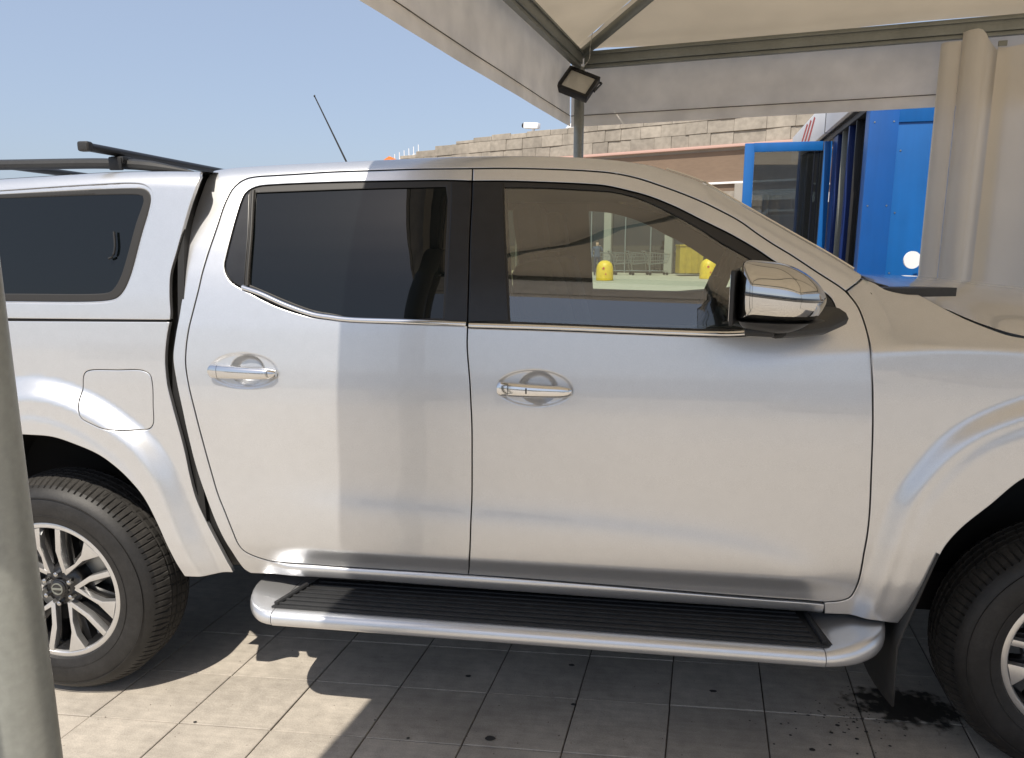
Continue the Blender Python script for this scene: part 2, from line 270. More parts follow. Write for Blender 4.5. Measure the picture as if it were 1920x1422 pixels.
M['headliner'] = mat('headliner', (.28, .27, .25), rough=.95)
M['seat'] = mat('seat_fabric', (.028, .027, .027), rough=.9, noise=(120, .2), bump=(300, .3, .001))
M['pad'] = mat('step_pad_rubber', (.022, .023, .025), rough=.62, noise=(20, .25), bump=(260, .2, .001))
M['galv'] = mat('galvanised_steel', (.26, .27, .245), rough=.48, metal=.55, noise=[(5, .14, 4, (1, 1, .25)), (60, .06)])
M['galvp'] = mat('painted_pole', (.30, .31, .285), rough=.42, metal=.25, coat=.0, noise=[(16, .22, 6, (1, 1, .06)), (70, .10), (3, .1)])
M['tile'] = mat('concrete_tile', (.395, .358, .308), rough=.85, noise=[(3.5, .16, 6), (22, .14, 7), (240, .14, 2), (60, .10, 5, (.15, 1, 1))], bump=(170, .35, .002), rnd=.07)
M['bed'] = mat('joint_sand', (.12, .10, .08), rough=.95, noise=(30, .3))
M['farground'] = mat('pavement_far', (.43, .38, .31), rough=.9, noise=[(.25, .08), (5, .08), (60, .08)])
M['membrane'] = cloth_mat('tent_membrane', (.72, .62, .47), transl=.20)
M['valance'] = cloth_mat('tent_valance', (.86, .81, .73), transl=.33, nscale=6, namt=.11)
M['curtain'] = cloth_mat('tent_curtain', (.86, .81, .72), transl=.32, nscale=1.5, namt=.07)
M['stitch'] = mat('stitch_dark', (.14, .12, .10), rough=.9)
M['blue'] = mat('blue_panel', (.004, .105, .35), rough=.38, noise=[(3, .08), (14, .10, 5, (1, 1, .08))])
M['blue2'] = mat('blue_post_shaded', (.003, .075, .29), rough=.38, noise=[(3, .08), (14, .10, 5, (1, 1, .08))])  # same paint as the panel, darkened for the way the post faces
M['bluedark'] = mat('blue_shaded', (.003, .02, .12), rough=.4, noise=(3, .08))  # kiosk blue taken down to navy, shade of the side posts in the colour
M['white'] = mat('white_panel', (.82, .82, .83), rough=.5, noise=(2, .04))
M['red'] = mat('red_print', (.55, .06, .05), rough=.5)
M['black'] = mat('black_metal', (.015, .015, .016), rough=.45)
M['lens'] = mat('led_lens', (.62, .60, .54), rough=.25, coat=.5, noise=(60, .05))
M['darkglass'] = mat('dark_glass', (.008, .010, .012), rough=.03, coat=1, coatr=0.0, spec=.8)
M['wall'] = mat('brown_cladding', (.19, .135, .095), rough=.8, noise=[(.5, .10), (3, .08, 3, (1, 1, 6))])
M['panel'] = mat('stone_cladding', (.285, .255, .215), rough=.85, noise=[(.7, .22, 6), (4, .2, 6)], rnd=.13)
M['pink'] = mat('pink_gutter', (.52, .34, .29), rough=.6)
M['greywall'] = mat('grey_wall', (.30, .28, .25), rough=.8, noise=(1, .1))
M['yellow'] = mat('yellow_paint', (.78, .52, .03), rough=.45, noise=(9, .14))
M['mustard'] = mat('mustard_paint', (.42, .29, .03), rough=.6, noise=(4, .2))
M['skin'] = mat('skin', (.52, .33, .24), rough=.5)
M['navy'] = mat('navy_cloth', (.045, .07, .15), rough=.9)
M['denim'] = mat('blue_shirt', (.13, .2, .34), rough=.9)
M['orange'] = mat('orange_plastic', (.75, .22, .05), rough=.5)
M['wire'] = mat('zinc_wire', (.35, .36, .36), rough=.35, metal=.9)
M['gum'] = mat('old_gum', (.045, .043, .040), rough=.8)
M['wet'] = mat('damp_stain', (.03, .028, .024), rough=.45, noise=(40, .3))
def soften(m, c, rx, ry):
    """fade a flat stain out towards its edge with noise"""
    t = m.node_tree; b = t.nodes['Principled BSDF']; geo = t.nodes.new('ShaderNodeNewGeometry'); mp = t.nodes.new('ShaderNodeMapping')
    mp.inputs['Location'].default_value = (-c[0] / rx, -c[1] / ry, 0); mp.inputs['Scale'].default_value = (1 / rx, 1 / ry, 0)
    t.links.new(geo.outputs['Position'], mp.inputs[0]); ln = t.nodes.new('ShaderNodeVectorMath'); ln.operation = 'LENGTH'; t.links.new(mp.outputs[0], ln.inputs[0])
    n = t.nodes.new('ShaderNodeTexNoise'); n.inputs['Scale'].default_value = 28; n.inputs['Detail'].default_value = 8; t.links.new(geo.outputs['Position'], n.inputs['Vector'])
    a = t.nodes.new('ShaderNodeMath'); a.operation = 'MULTIPLY_ADD'; a.inputs[1].default_value = 1.6; t.links.new(n.outputs[0], a.inputs[0]); t.links.new(ln.outputs['Value'], a.inputs[2])
    r = t.nodes.new('ShaderNodeMapRange'); r.inputs[1].default_value = 1.25; r.inputs[2].default_value = 1.62; r.inputs[3].default_value = .88; r.inputs[4].default_value = 0
    t.links.new(a.outputs[0], r.inputs[0]); t.links.new(r.outputs[0], b.inputs['Alpha'])
soften(M['wet'], (1.0, 2.33), .24, .14)

# ------------------------------------------------------------------ mesh helpers
def link(name, me, m=None, parent=None, loc=None, smooth=None):
    o = bpy.data.objects.new(name, me); col.objects.link(o)
    if m is not None:
        for x in (m if isinstance(m, (list, tuple)) else [m]): me.materials.append(x)
    if parent: o.parent = parent
    if loc is not None: o.location = loc
    if smooth is not None:
        me.polygons.foreach_set('use_smooth', [smooth] * len(me.polygons))
    return o
def meshobj(name, v, f, m=None, parent=None, smooth=False, loc=None):
    me = bpy.data.meshes.new(name); me.from_pydata([tuple(map(float, p)) for p in v], [], f); me.validate(clean_customdata=False); me.update()
    return link(name, me, m, parent, loc, smooth)
def empty(name, loc=(0, 0, 0), rz=0, parent=None):
    o = bpy.data.objects.new(name, None); col.objects.link(o); o.location = loc; o.rotation_euler = (0, 0, rz); o.empty_display_size = .2
    if parent: o.parent = parent
    return o
def tag(o, label, cat, group=None):
    o['label'] = label; o['category'] = cat
    if group: o['group'] = group
    return o
class MB:
    def __init__(s): s.bm = bmesh.new()
    def box(s, c, d, bev=0, rot=None, seg=2):
        bm = bmesh.new(); r = bmesh.ops.create_cube(bm, size=1)
        bmesh.ops.scale(bm, vec=d, verts=bm.verts)
        if bev: bmesh.ops.bevel(bm, geom=bm.edges[:], offset=min(bev, min(d) * .49), segments=seg, affect='EDGES', profile=.6)
        mt = Matrix.Translation(c) @ (rot.to_4x4() if rot else Matrix.Identity(4))
        bmesh.ops.transform(bm, matrix=mt, verts=bm.verts); s._merge(bm); return s
    def cyl(s, a, b, r, r2=None, seg=20, caps=True):
        a = Vector(a); b = Vector(b); d = b - a; bm = bmesh.new()
        bmesh.ops.create_cone(bm, cap_ends=caps, segments=seg, radius1=r, radius2=r if r2 is None else r2, depth=d.length)
        q = d.to_track_quat('Z', 'Y').to_matrix().to_4x4()
        bmesh.ops.transform(bm, matrix=Matrix.Translation((a + b) / 2) @ q, verts=bm.verts); s._merge(bm); return s
    def sphere(s, c, d, u=20, v=12, rot=None):
        bm = bmesh.new(); bmesh.ops.create_uvsphere(bm, u_segments=u, v_segments=v, radius=.5); bmesh.ops.scale(bm, vec=d, verts=bm.verts)
        bmesh.ops.transform(bm, matrix=Matrix.Translation(c) @ (rot.to_4x4() if rot else Matrix.Identity(4)), verts=bm.verts); s._merge(bm); return s
    def tube(s, pts, r, seg=8, closed=False, sx=1., up=None):
        """sweep an ellipse (r*sx across, r along up) on a path"""
        pts = [Vector(p) for p in pts]; n = len(pts); vs = []; bm = s.bm
        rr = r if isinstance(r, (list, tuple)) else [r] * n
        for i, p in enumerate(pts):
            a = pts[(i - 1) % n] if (closed or i > 0) else p; b = pts[(i + 1) % n] if (closed or i < n - 1) else p
            t = (b - a).normalized(); u = Vector(up) if up else (Vector((0, 0, 1)) if abs(t.z) < .9 else Vector((1, 0, 0)))
            sd_ = t.cross(u).normalized(); uu = sd_.cross(t).normalized()
            vs.append([bm.verts.new(p + sd_ * (rr[i] * sx * math.cos(k * 2 * math.pi / seg)) + uu * (rr[i] * math.sin(k * 2 * math.pi / seg))) for k in range(seg)])
        for i in range(n if closed else n - 1):
            A = vs[i]; B = vs[(i + 1) % n]
            for k in range(seg): bm.faces.new((A[k], A[(k + 1) % seg], B[(k + 1) % seg], B[k]))
        if not closed: bm.faces.new(vs[0][::-1]); bm.faces.new(vs[-1])
        return s
    def lathe(s, prof, seg=48, axis='y', c=(0, 0, 0)):
        """prof: (radius, along-axis)"""
        bm = s.bm; rings = []
        for r, h in prof:
            ring = []
            for k in range(seg):
                a = 2 * math.pi * k / seg
                p = (r * math.cos(a), h, r * math.sin(a)) if axis == 'y' else (r * math.cos(a), r * math.sin(a), h)
                ring.append(bm.verts.new(Vector(p) + Vector(c)))
            rings.append(ring)
        for A, B in zip(rings, rings[1:]):
            for k in range(seg): bm.faces.new((A[k], A[(k + 1) % seg], B[(k + 1) % seg], B[k]))
        return s
    def prism(s, poly, y0, y1, bev=0, plane='xz'):
        """poly of 2D points extruded between y0 and y1 (front face at y0)"""
        bm = bmesh.new()
        def P(p, y): return (p[0], y, p[1]) if plane == 'xz' else ((p[0], p[1], y) if plane == 'xy' else (y, p[0], p[1]))
        A = [bm.verts.new(P(p, y0)) for p in poly]; B = [bm.verts.new(P(p, y1)) for p in poly]
        f = bm.faces.new(A); bm.faces.new(B[::-1]); n = len(poly)
        for i in range(n): bm.faces.new((A[(i + 1) % n], A[i], B[i], B[(i + 1) % n]))
        bmesh.ops.recalc_face_normals(bm, faces=bm.faces)
        if bev: bmesh.ops.bevel(bm, geom=[e for e in f.edges], offset=bev, segments=2, affect='EDGES', profile=.6)
        s._merge(bm); return s
    def _merge(s, bm):
        me = bpy.data.meshes.new('t'); bm.to_mesh(me); bm.free(); s.bm.from_mesh(me); bpy.data.meshes.remove(me)
    def build(s, name, m=None, parent=None, loc=None, smooth=True, angle=35, xf=None, recalc=True):
        if recalc: bmesh.ops.recalc_face_normals(s.bm, faces=s.bm.faces)
        if xf is not None:
            bmesh.ops.transform(s.bm, matrix=xf, verts=s.bm.verts)
            if xf.determinant() < 0: bmesh.ops.reverse_faces(s.bm, faces=s.bm.faces)
        me = bpy.data.meshes.new(name); s.bm.to_mesh(me); s.bm.free()
        if smooth: me.set_sharp_from_angle(angle=D2R(angle))
        return link(name, me, m, parent, loc, smooth)

def crom(pts, step, closed=False):
    P = [np.array(p, float) for p in pts]; n = len(P)
    if n < 3 and not closed:
        L = np.linalg.norm(P[1] - P[0]); k = max(1, int(round(L / step)))
        return [P[0] + (P[1] - P[0]) * i / k for i in range(k + 1)]
    out = []; rng = range(n) if closed else range(n - 1)
    for i in rng:
        p1 = P[i]; p2 = P[(i + 1) % n]
        p0 = P[(i - 1) % n] if (closed or i > 0) else 2 * p1 - p2
        p3 = P[(i + 2) % n] if (closed or i + 2 < n) else 2 * p2 - p1
        d1 = max(np.linalg.norm(p2 - p1), 1e-6) ** .5; d0 = max(np.linalg.norm(p1 - p0), 1e-6) ** .5; d2 = max(np.linalg.norm(p3 - p2), 1e-6) ** .5
        m1 = (p1 - p0) / d0 - (p2 - p0) / (d0 + d1) + (p2 - p1) / d1; m2 = (p2 - p1) / d1 - (p3 - p1) / (d1 + d2) + (p3 - p2) / d2
        m1 = m1 * d1; m2 = m2 * d1
        k = max(1, int(round(d1 * d1 / step)))
        for j in range(k):
            t = j / k; out.append((2 * t ** 3 - 3 * t ** 2 + 1) * p1 + (t ** 3 - 2 * t ** 2 + t) * m1 + (-2 * t ** 3 + 3 * t ** 2) * p2 + (t ** 3 - t ** 2) * m2)
    if not closed: out.append(P[-1])
    return out
def outline(segs, step=.012):
    out = []
    for s in segs:
        c = crom(s, step)
        if out and np.linalg.norm(out[-1] - c[0]) < .004: c = c[1:]
        out += list(c)
    if np.linalg.norm(out[0] - out[-1]) < .004: out = out[:-1]
    return np.array(out)
def area(p): return .5 * np.sum(p[:, 0] * np.roll(p[:, 1], -1) - np.roll(p[:, 0], -1) * p[:, 1])
def inset(p, d):
    """offset a CCW polygon inward by d"""
    a = np.roll(p, 1, 0); b = np.roll(p, -1, 0)
    t1 = p - a; t2 = b - p
    t1 /= np.maximum(np.linalg.norm(t1, axis=1)[:, None], 1e-9); t2 /= np.maximum(np.linalg.norm(t2, axis=1)[:, None], 1e-9)
    n1 = np.c_[-t1[:, 1], t1[:, 0]]; n2 = np.c_[-t2[:, 1], t2[:, 0]]
    m = n1 + n2; m /= np.maximum(np.linalg.norm(m, axis=1)[:, None], 1e-9)
    c = np.maximum((m * n1).sum(1), .45)
    return p + m * (d / c)[:, None]

def hsurf(kind, x, z, off): return H(kind, x, z) + off
def hnorm(kind, x, z, s):
    e = .0015
    hx = (H(kind, x + e, z) - H(kind, x - e, z)) / (2 * e); hz = (H(kind, x, z + e) - H(kind, x, z - e)) / (2 * e)
    n = np.c_[-hx, np.full(len(hx), float(s)), -hz]; return n / np.linalg.norm(n, axis=1)[:, None]
def panel(name, kind, outer, holes=(), off=0., m=None, parent=None, g=.015, gap=.0022, lip=.0016, wall=.014, s=-1, fine=(), rows=()):
    outer = np.array(outer, float)
    if area(outer) < 0: outer = outer[::-1]
    outer = inset(outer, gap)
    loops = [outer]
    for h in holes:
        h = np.array(h, float)
        if area(h) > 0: h = h[::-1]
        loops.append(inset(h, gap))
    def inside(x, z, mg):
        d = sdist(x, z, loops[0]); ok = d > mg
        for h in loops[1:]: ok &= sdist(x, z, h) < -mg
        return ok
    pts = []; edges = []; nb = 0
    for L in loops:
        k = len(L); pts += [tuple(p) for p in L]; edges += [(nb + i, nb + (i + 1) % k) for i in range(k)]; nb += k
    ring = []
    if lip:
        for dd in ((.0028,) if g > .02 else (.0028, .009)):
            for L in loops: ring += [tuple(p) for p in inset(L, dd)]
    x0, z0 = outer.min(0); x1, z1 = outer.max(0)
    gx = []
    j = 0; z = z0
    while z < z1:
        xs = np.arange(x0 + (g / 2 if j % 2 else 0), x1, g); gx.append(np.c_[xs, np.full(len(xs), z)]); z += g * .87; j += 1
    gp = np.concatenate(gx); gp = gp + (np.random.RandomState(1).rand(*gp.shape) - .5) * g * .05
    gp = gp[inside(gp[:, 0], gp[:, 1], g * .75 if lip else g * .5)]
    for (cx, cz, rx, rz, st) in fine:
        gp = gp[~((np.abs(gp[:, 0] - cx) < rx) & (np.abs(gp[:, 1] - cz) < rz))]
        a, b = np.meshgrid(np.arange(cx - rx, cx + rx, st), np.arange(cz - rz, cz + rz, st)); q = np.c_[a.ravel(), b.ravel()]
        q = q[inside(q[:, 0], q[:, 1], .011)]; gp = np.concatenate([gp, q])
    rp = np.array(ring) if ring else np.zeros((0, 2))
    if len(rp): rp = rp[inside(rp[:, 0], rp[:, 1], .0018)]
    ex = []
    for C in rows:      # extra polylines of points
        q = np.array(C, float); q = q[inside(q[:, 0], q[:, 1], .004)]; ex.append(q)
    allp = np.concatenate([np.array(pts), rp, gp] + ex)
    r = delaunay_2d_cdt([Vector((float(p[0]), float(p[1]))) for p in allp], edges, [], 0, 1e-6)
    V = np.array([(v.x, v.y) for v in r[0]]); Fc = np.array([f for f in r[2] if len(f) == 3])
    cen = V[Fc].mean(1); keep = inside(cen[:, 0], cen[:, 1], 0); Fc = Fc[keep]
    # map boundary
    orig = r[3]; bmap = {}
    for i, o in enumerate(orig):
        for q in o:
            if q < nb: bmap[q] = i
    isb = np.zeros(len(V), bool)
    for i in bmap.values(): isb[i] = True
    hh = hsurf(kind, V[:, 0], V[:, 1], off); nrm = hnorm(kind, V[:, 0], V[:, 1], s)
    hh = np.where(isb, hh - lip, hh)
    # outward direction on the boundary
    outd = np.zeros((len(V), 3)); base = 0
    for L in loops:
        k = len(L); dd = inset(L, -.01) - L; dd /= np.maximum(np.linalg.norm(dd, axis=1)[:, None], 1e-9)
        for i in range(k):
            if base + i in bmap: outd[bmap[base + i]] = (dd[i, 0], 0, dd[i, 1])
        base += k
    if lip: nrm = nrm + outd * .55; nrm /= np.linalg.norm(nrm, axis=1)[:, None]
    verts = [(a[0], s * b, a[1]) for a, b in zip(V, hh)]
    a, b, c = V[Fc[:, 0]], V[Fc[:, 1]], V[Fc[:, 2]]
    ccw = ((b[:, 0] - a[:, 0]) * (c[:, 1] - a[:, 1]) - (b[:, 1] - a[:, 1]) * (c[:, 0] - a[:, 0])) > 0
    want = ccw if s < 0 else ~ccw       # near side faces -y : CCW in xz looks toward -y
    faces = [tuple(f) if w_ else (f[0], f[2], f[1]) for f, w_ in zip(Fc.tolist(), want)]
    ln = [nrm[i] for f in faces for i in f]
    base = 0
    if wall:
        for L in loops:
            k = len(L); st = len(verts)
            idx = [bmap.get(base + i) for i in range(k)]
            for i in range(k):
                j = idx[i]; p = L[i]; hb = (hh[j] if j is not None else 0) - wall
                verts.append((p[0], s * hb, p[1]))
            for i in range(k):
                i2 = (i + 1) % k
                if idx[i] is None or idx[i2] is None or idx[i] == idx[i2]: continue
                f = (idx[i], st + i, st + i2, idx[i2]) if s < 0 else (idx[i2], st + i2, st + i, idx[i])
                faces.append(f)
                for q in ((i, i, i2, i2) if s < 0 else (i2, i2, i, i)): ln.append(outd[idx[q]])
            base += k
    me = bpy.data.meshes.new(name); me.from_pydata([tuple(map(float, v)) for v in verts], [], faces); me.update()
    me.polygons.foreach_set('use_smooth', [True] * len(me.polygons))
    me.normals_split_custom_set([tuple(map(float, n)) for n in ln])
    return link(name, me, m, parent)
def strip(name, kind, curve, hz, dep, off, m, parent, s=-1, seg=6):
    """moulding: half-oval section swept along a curve drawn on the body surface"""
    C = np.array(crom(curve, .015)); n = len(C); T = np.gradient(C, axis=0); T /= np.linalg.norm(T, axis=1)[:, None]; N = np.c_[-T[:, 1], T[:, 0]]
    V = []; F_ = []
    for i in range(n):
        for k in range(seg + 1):
            a = math.pi * k / seg; q = C[i] + N[i] * hz * math.cos(a)
            y = float(H(kind, np.array([q[0]]), np.array([q[1]]))[0]) + off + dep * math.sin(a); V.append((q[0], s * y, q[1]))
        y0 = float(H(kind, np.array([C[i][0]]), np.array([C[i][1]]))[0]) + off - .006
    w_ = seg + 1
    for i in range(n - 1):
        for k in range(seg): F_.append((i * w_ + k, i * w_ + k + 1, (i + 1) * w_ + k + 1, (i + 1) * w_ + k))
    F_.append(tuple(range(w_))); F_.append(tuple((n - 1) * w_ + k for k in range(w_))[::-1])
    b = MB(); vs = [b.bm.verts.new(v) for v in V]
    for f in F_: b.bm.faces.new([vs[i] for i in f])
    return b.build(name, m, parent, angle=50)

# ================================================================== PAVEMENT
def farground():
    v = []; f = []
    R_ = [5, 8, 14, 30, 80, 250, 1500]
    me = meshobj('pavement', [(-1500, -1500, -.012), (1500, -1500, -.012), (1500, 1500, -.012), (-1500, 1500, -.012)], [(0, 1, 2, 3)], M['farground'])
    me['kind'] = 'structure'; return me
pavement = farground()
ta = Vector((.3070, .0085, 0)); tb = Vector((.0330, .2700, 0)); t0 = Vector((-.430, 1.947, 0))
def tile_mesh(nm):
    b = MB(); q = .0022
    n1 = ta.normalized() * q; n2 = tb.normalized() * q
    P = [n1 + n2, ta - n1 + n2, ta + tb - n1 - n2, tb + n1 - n2]; bm = b.bm; c = (ta + tb) / 2
    top = [bm.verts.new(c + (p - c) * .988 + Vector((0, 0, 0))) for p in P]; mid = [bm.verts.new(p + Vector((0, 0, -.0022))) for p in P]; bot = [bm.verts.new(p + Vector((0, 0, -.011))) for p in P]
    bm.faces.new(top)
    for A, B in ((top, mid), (mid, bot)):
        for i in range(4): bm.faces.new((A[i], B[i], B[(i + 1) % 4], A[(i + 1) % 4]))
    bmesh.ops.recalc_face_normals(bm, faces=bm.faces); me = bpy.data.meshes.new(nm); bm.to_mesh(me); bm.free(); return me
tmesh = tile_mesh('paving_tile'); tmesh.materials.append(M['tile'])
rt = random.Random(3); rest = []; cnt = 0
cells = []
for i in range(-34, 40):
    for j in range(-62, 34):
        p = t0 + ta * i + tb * j; c = p + (ta + tb) / 2
        near = (-2.4 < c.x < 2.6 and 1.55 < c.y < 4.75)
        cells.append((near, i, j, p))
for near, i, j, p in cells:
    sh = .0 if i > -4 else .0
    loc = p + tb * sh + Vector((0, 0, rt.uniform(-.0012, .0012)))
    if near and cnt < 296:
        o = bpy.data.objects.new('paving_tile', tmesh); col.objects.link(o); o.parent = pavement; o.location = loc; cnt += 1
        o.rotation_euler = (rt.uniform(-.0025, .0025), rt.uniform(-.0025, .0025), rt.uniform(-.002, .002))
    else: rest.append(loc)
vs = []; fs = []
q = .0022; n1 = ta.normalized() * q; n2 = tb.normalized() * q
PT = [n1 + n2, ta - n1 + n2, ta + tb - n1 - n2, tb + n1 - n2]
for loc in rest:
    k = len(vs); vs += [loc + p for p in PT] + [loc + p + Vector((0, 0, -.011)) for p in PT]
    fs += [(k, k + 1, k + 2, k + 3)] + [(k + a, k + 4 + a, k + 4 + (a + 1) % 4, k + (a + 1) % 4) for a in range(4)]
o = meshobj('paving_tiles', vs, fs, M['tile'], pavement); o['kind'] = 'stuff'
sub = meshobj('joint_sand', [tuple(t0 + ta * -34.2 + tb * -62.2 + Vector((0, 0, -.0065))), tuple(t0 + ta * 40.2 + tb * -62.2 + Vector((0, 0, -.0065))), tuple(t0 + ta * 40.2 + tb * 34.2 + Vector((0, 0, -.0065))), tuple(t0 + ta * -34.2 + tb * 34.2 + Vector((0, 0, -.0065)))], [(0, 1, 2, 3)], M['bed'], pavement)
sub['kind'] = 'stuff'
# flattened chewing gum spots and a damp patch on the paving
def blob(x, y, rx, ry, seed, z=.0034, n=14):
    r_ = random.Random(seed); return [(x + rx * math.cos(6.2832 * k / n) * r_.uniform(.8, 1.15), y + ry * math.sin(6.2832 * k / n) * r_.uniform(.8, 1.15), z) for k in range(n)]
spots = [(-.347, 1.985, .016, .012), (-.48, 2.30, .011, .008), (-.10, 2.19, .009, .007), (-.12, 2.42, .011, .008), (-.60, 1.95, .006, .005), (.37, 2.33, .013, .008),
         (-1.30, 1.93, .006, .005), (.63, 2.07, .010, .008), (.84, 2.03, .013, .008), (.58, 2.13, .005, .004), (.71, 2.16, .006, .005), (.69, 2.10, .005, .004), (.78, 2.14, .007, .005), (.82, 2.18, .006, .005), (.74, 2.20, .008, .006), (.87, 2.12, .005, .004), (.76, 2.07, .004, .004), (.66, 2.24, .006, .004), (-.73, 2.02, .004, .003), (.52, 2.08, .004, .003), (.93, 2.06, .004, .004)]
sv = []; sf = []
for k, (x, y, rx, ry) in enumerate(spots):
    n0 = len(sv); sv += blob(x, y, rx, ry, k); sf.append(tuple(range(n0, n0 + 14)))
rs = random.Random(12)
for k in range(70):
    a = rs.uniform(0, 6.28); r_ = abs(rs.gauss(0, 1)); x = .80 + .16 * r_ * math.cos(a); y = 2.24 + .10 * r_ * math.sin(a); e = rs.uniform(.0018, .0045)
    n0 = len(sv); sv += blob(x, y, e, e * .8, k + 50); sf.append(tuple(range(n0, n0 + 14)))
o = meshobj('gum_spots', sv, sf, M['gum'], pavement); o['kind'] = 'stuff'
o = meshobj('damp_stain', blob(1.0, 2.33, .32, .20, 77, .0030, 40), [tuple(range(40))], M['wet'], pavement); o['kind'] = 'stuff'

rg_ = random.Random(21); gv = []; gf = []
for k in range(420):
    x = rg_.uniform(-1.7, 1.3); y = rg_.uniform(1.62, 3.0); e = rg_.uniform(.0008, .0026); n0 = len(gv)
    for a in range(5): gv.append((x + e * math.cos(a * 1.256 + k), y + e * math.sin(a * 1.256 + k) * rg_.uniform(.6, 1), .0008))
    gv.append((x, y, .0008 + e * .9)); gf += [(n0 + a, n0 + (a + 1) % 5, n0 + 5) for a in range(5)]
o = meshobj('grit', gv, gf, M['bed'], pavement); o['kind'] = 'stuff'

# ================================================================== PICK-UP TRUCK
truck = empty('pickup_truck', (0, YC, 0))
tag(truck, 'silver double cab pickup truck with canopy and side steps, parked half under the tent', 'pickup truck')
D = DATA
XR, XF = -1.818, 1.335
def mirx(pts, xc): return [(2 * xc - p[0], p[1]) for p in pts][::-1]
rev = lambda p: list(p)[::-1]
FH = dict(fine=())
door_r = outline([rev(D['gT_r']), D['gB']])                      # bottom -> round -> top, then down the B gap
door_f = outline([D['gF'], D['gF2'], D['gF3'], rev(D['gB'])])
sil = [(x, float(smoothcurve(ZT, x, .02)) - .0022) for x in np.arange(-1.262, .679, .02)]
bodyo = outline([D['sill'], D['cabback'], [D['cabback'][-1], sil[0]], sil, [sil[-1], D['ajoint'][1]], rev(D['ajoint']), rev(D['gF']), D['gT_r'], rev(D['gF3']), [D['gF3'][0], D['sill'][0]]])
rw_hole = outline([D['rw_out'], [D['rw_out'][-1], D['rw_out'][0]]])
fw_hole = outline([D['fw_out'], [D['fw_out'][-1], D['fw_out'][0]]])
rwg = outline([D['rw_gls'][:3], D['rw_gls'][2:6], D['rw_gls'][5:13], [D['rw_gls'][12], D['rw_gls'][13], D['rw_gls'][0]]])
fwg = outline([D['fw_gls'][:10], D['fw_gls'][9:13], D['fw_gls'][12:17], [D['fw_gls'][16], D['fw_gls'][17], D['fw_gls'][18], D['fw_gls'][0]]])
fwg_near = fwg
fo_ = fw_hole if area(fw_hole) > 0 else fw_hole[::-1]
fwg_far = inset(fo_, .014)
fwg_far = fwg_far[fwg_far[:, 0] > -.315] if False else fwg_far
fwg_far = np.array([(max(p[0], float(np.interp(p[1], [1.28, 1.69], [-.300, -.330]))), p[1]) for p in fwg_far])
_k = [0]
for i_ in range(1, len(fwg_far)):
    if np.linalg.norm(fwg_far[i_] - fwg_far[_k[-1]]) > .003: _k.append(i_)
fwg_far = fwg_far[_k]
def doorpoly_with_window(door, win, side):
    """the window opening reaches the B gap on one side: cut it out of the outline instead of a hole"""
    return door
# door skins : outline walks round the opening that runs into the B gap
xb = lambda z: float(np.interp(-z, [-p[1] for p in D['gB']], [p[0] for p in D['gB']]))
def split_gB(z_top, z_bot):
    up = [p for p in D['gB'] if p[1] > z_top + .004]; lo = [p for p in D['gB'] if p[1] < z_bot - .004]
    return up + [(xb(z_top), z_top)], [(xb(z_bot), z_bot)] + lo
rz1, rz0 = D['rw_out'][0][1], D['rw_out'][-1][1]
ru, rl = split_gB(rz1, rz0)
skin_r = outline([rev(D['gT_r']), ru, [ru[-1], D['rw_out'][0]], D['rw_out'], [D['rw_out'][-1], rl[0]], rl])
fz1, fz0 = D['fw_out'][0][1], D['fw_out'][-1][1]
fu, fl = split_gB(fz1, fz0)
skin_f = outline([D['gF'], D['gF2'], D['gF3'], rev(fl), [fl[0], D['fw_out'][-1]], rev(D['fw_out']), [D['fw_out'][0], fu[-1]], rev(fu)])
roofrows = [[(x, float(smoothcurve(ZT, x, .02)) - d) for x in np.arange(-1.25, .68, .012)] for d in (.006, .012, .019, .027, .036, .046)]
def handle_parts(door, cx, cz, s, keyed):
    y = lambda x, z, o: s * (float(H('cab', np.array([x]), np.array([z]))[0]) + o)
    hb = .0
    base = float(H('cab', np.array([cx + .1]), np.array([cz + .055]))[0])
    def bar(x0, x1, nm, mat_, parent):
        b = MB(); bm = b.bm; rings = []
        N = 26
        for i in range(N + 1):
            t = i / N; x = x0 + (x1 - x0) * t; u = (x - (cx - .103)) / .212
            hw = .0215 * (1 - .25 * u) * (1 - max(0, (u - .80) / .2) ** 2 * .75) ** .5
            hw *= (1 - max(0, (.05 - u) / .05) ** 2 * .45) ** .5
            zc_ = cz - .002 - .004 * u; yo = base + .016 + .012 * math.sin(math.pi * min(1, max(0, u))) ** .7
            th = .013 * (1 - max(0, (u - .85) / .15) ** 2 * .6)
            ring = []
            for k in range(16):
                a = 2 * math.pi * k / 16; ca, sa = math.cos(a), math.sin(a)
                # soft rectangular section with a crease at the middle
                zz = hw * (abs(ca) ** .75) * (1 if ca > 0 else -1); yy = th * (abs(sa) ** .9) * (1 if sa > 0 else -1)
                ring.append(bm.verts.new((x, s * (yo + yy), zc_ + zz)))
            rings.append(ring)
        for A, B in zip(rings, rings[1:]):
            for k in range(16): bm.faces.new((A[k], A[(k + 1) % 16], B[(k + 1) % 16], B[k]))
        bm.faces.new(rings[0][::-1]); bm.faces.new(rings[-1]); return b.build(nm, mat_, parent, angle=60)
    h_ = bar(cx - .072, cx + .106, 'door_handle', M['satin'], door)
    bar(cx - .104, cx - .0735, 'handle_cap', M['satin'], door)
    for xx in (cx - .088, cx + .088): MB().box((xx, s * (base + .004), cz - .004), (.022, .026, .018), .004).build('handle_mount', M['satin'], door)
    if keyed: MB().box((cx - .020, s * (base + .041), cz - .002), (.004, .002, .016), .0005).build('handle_button', M['black'], door)
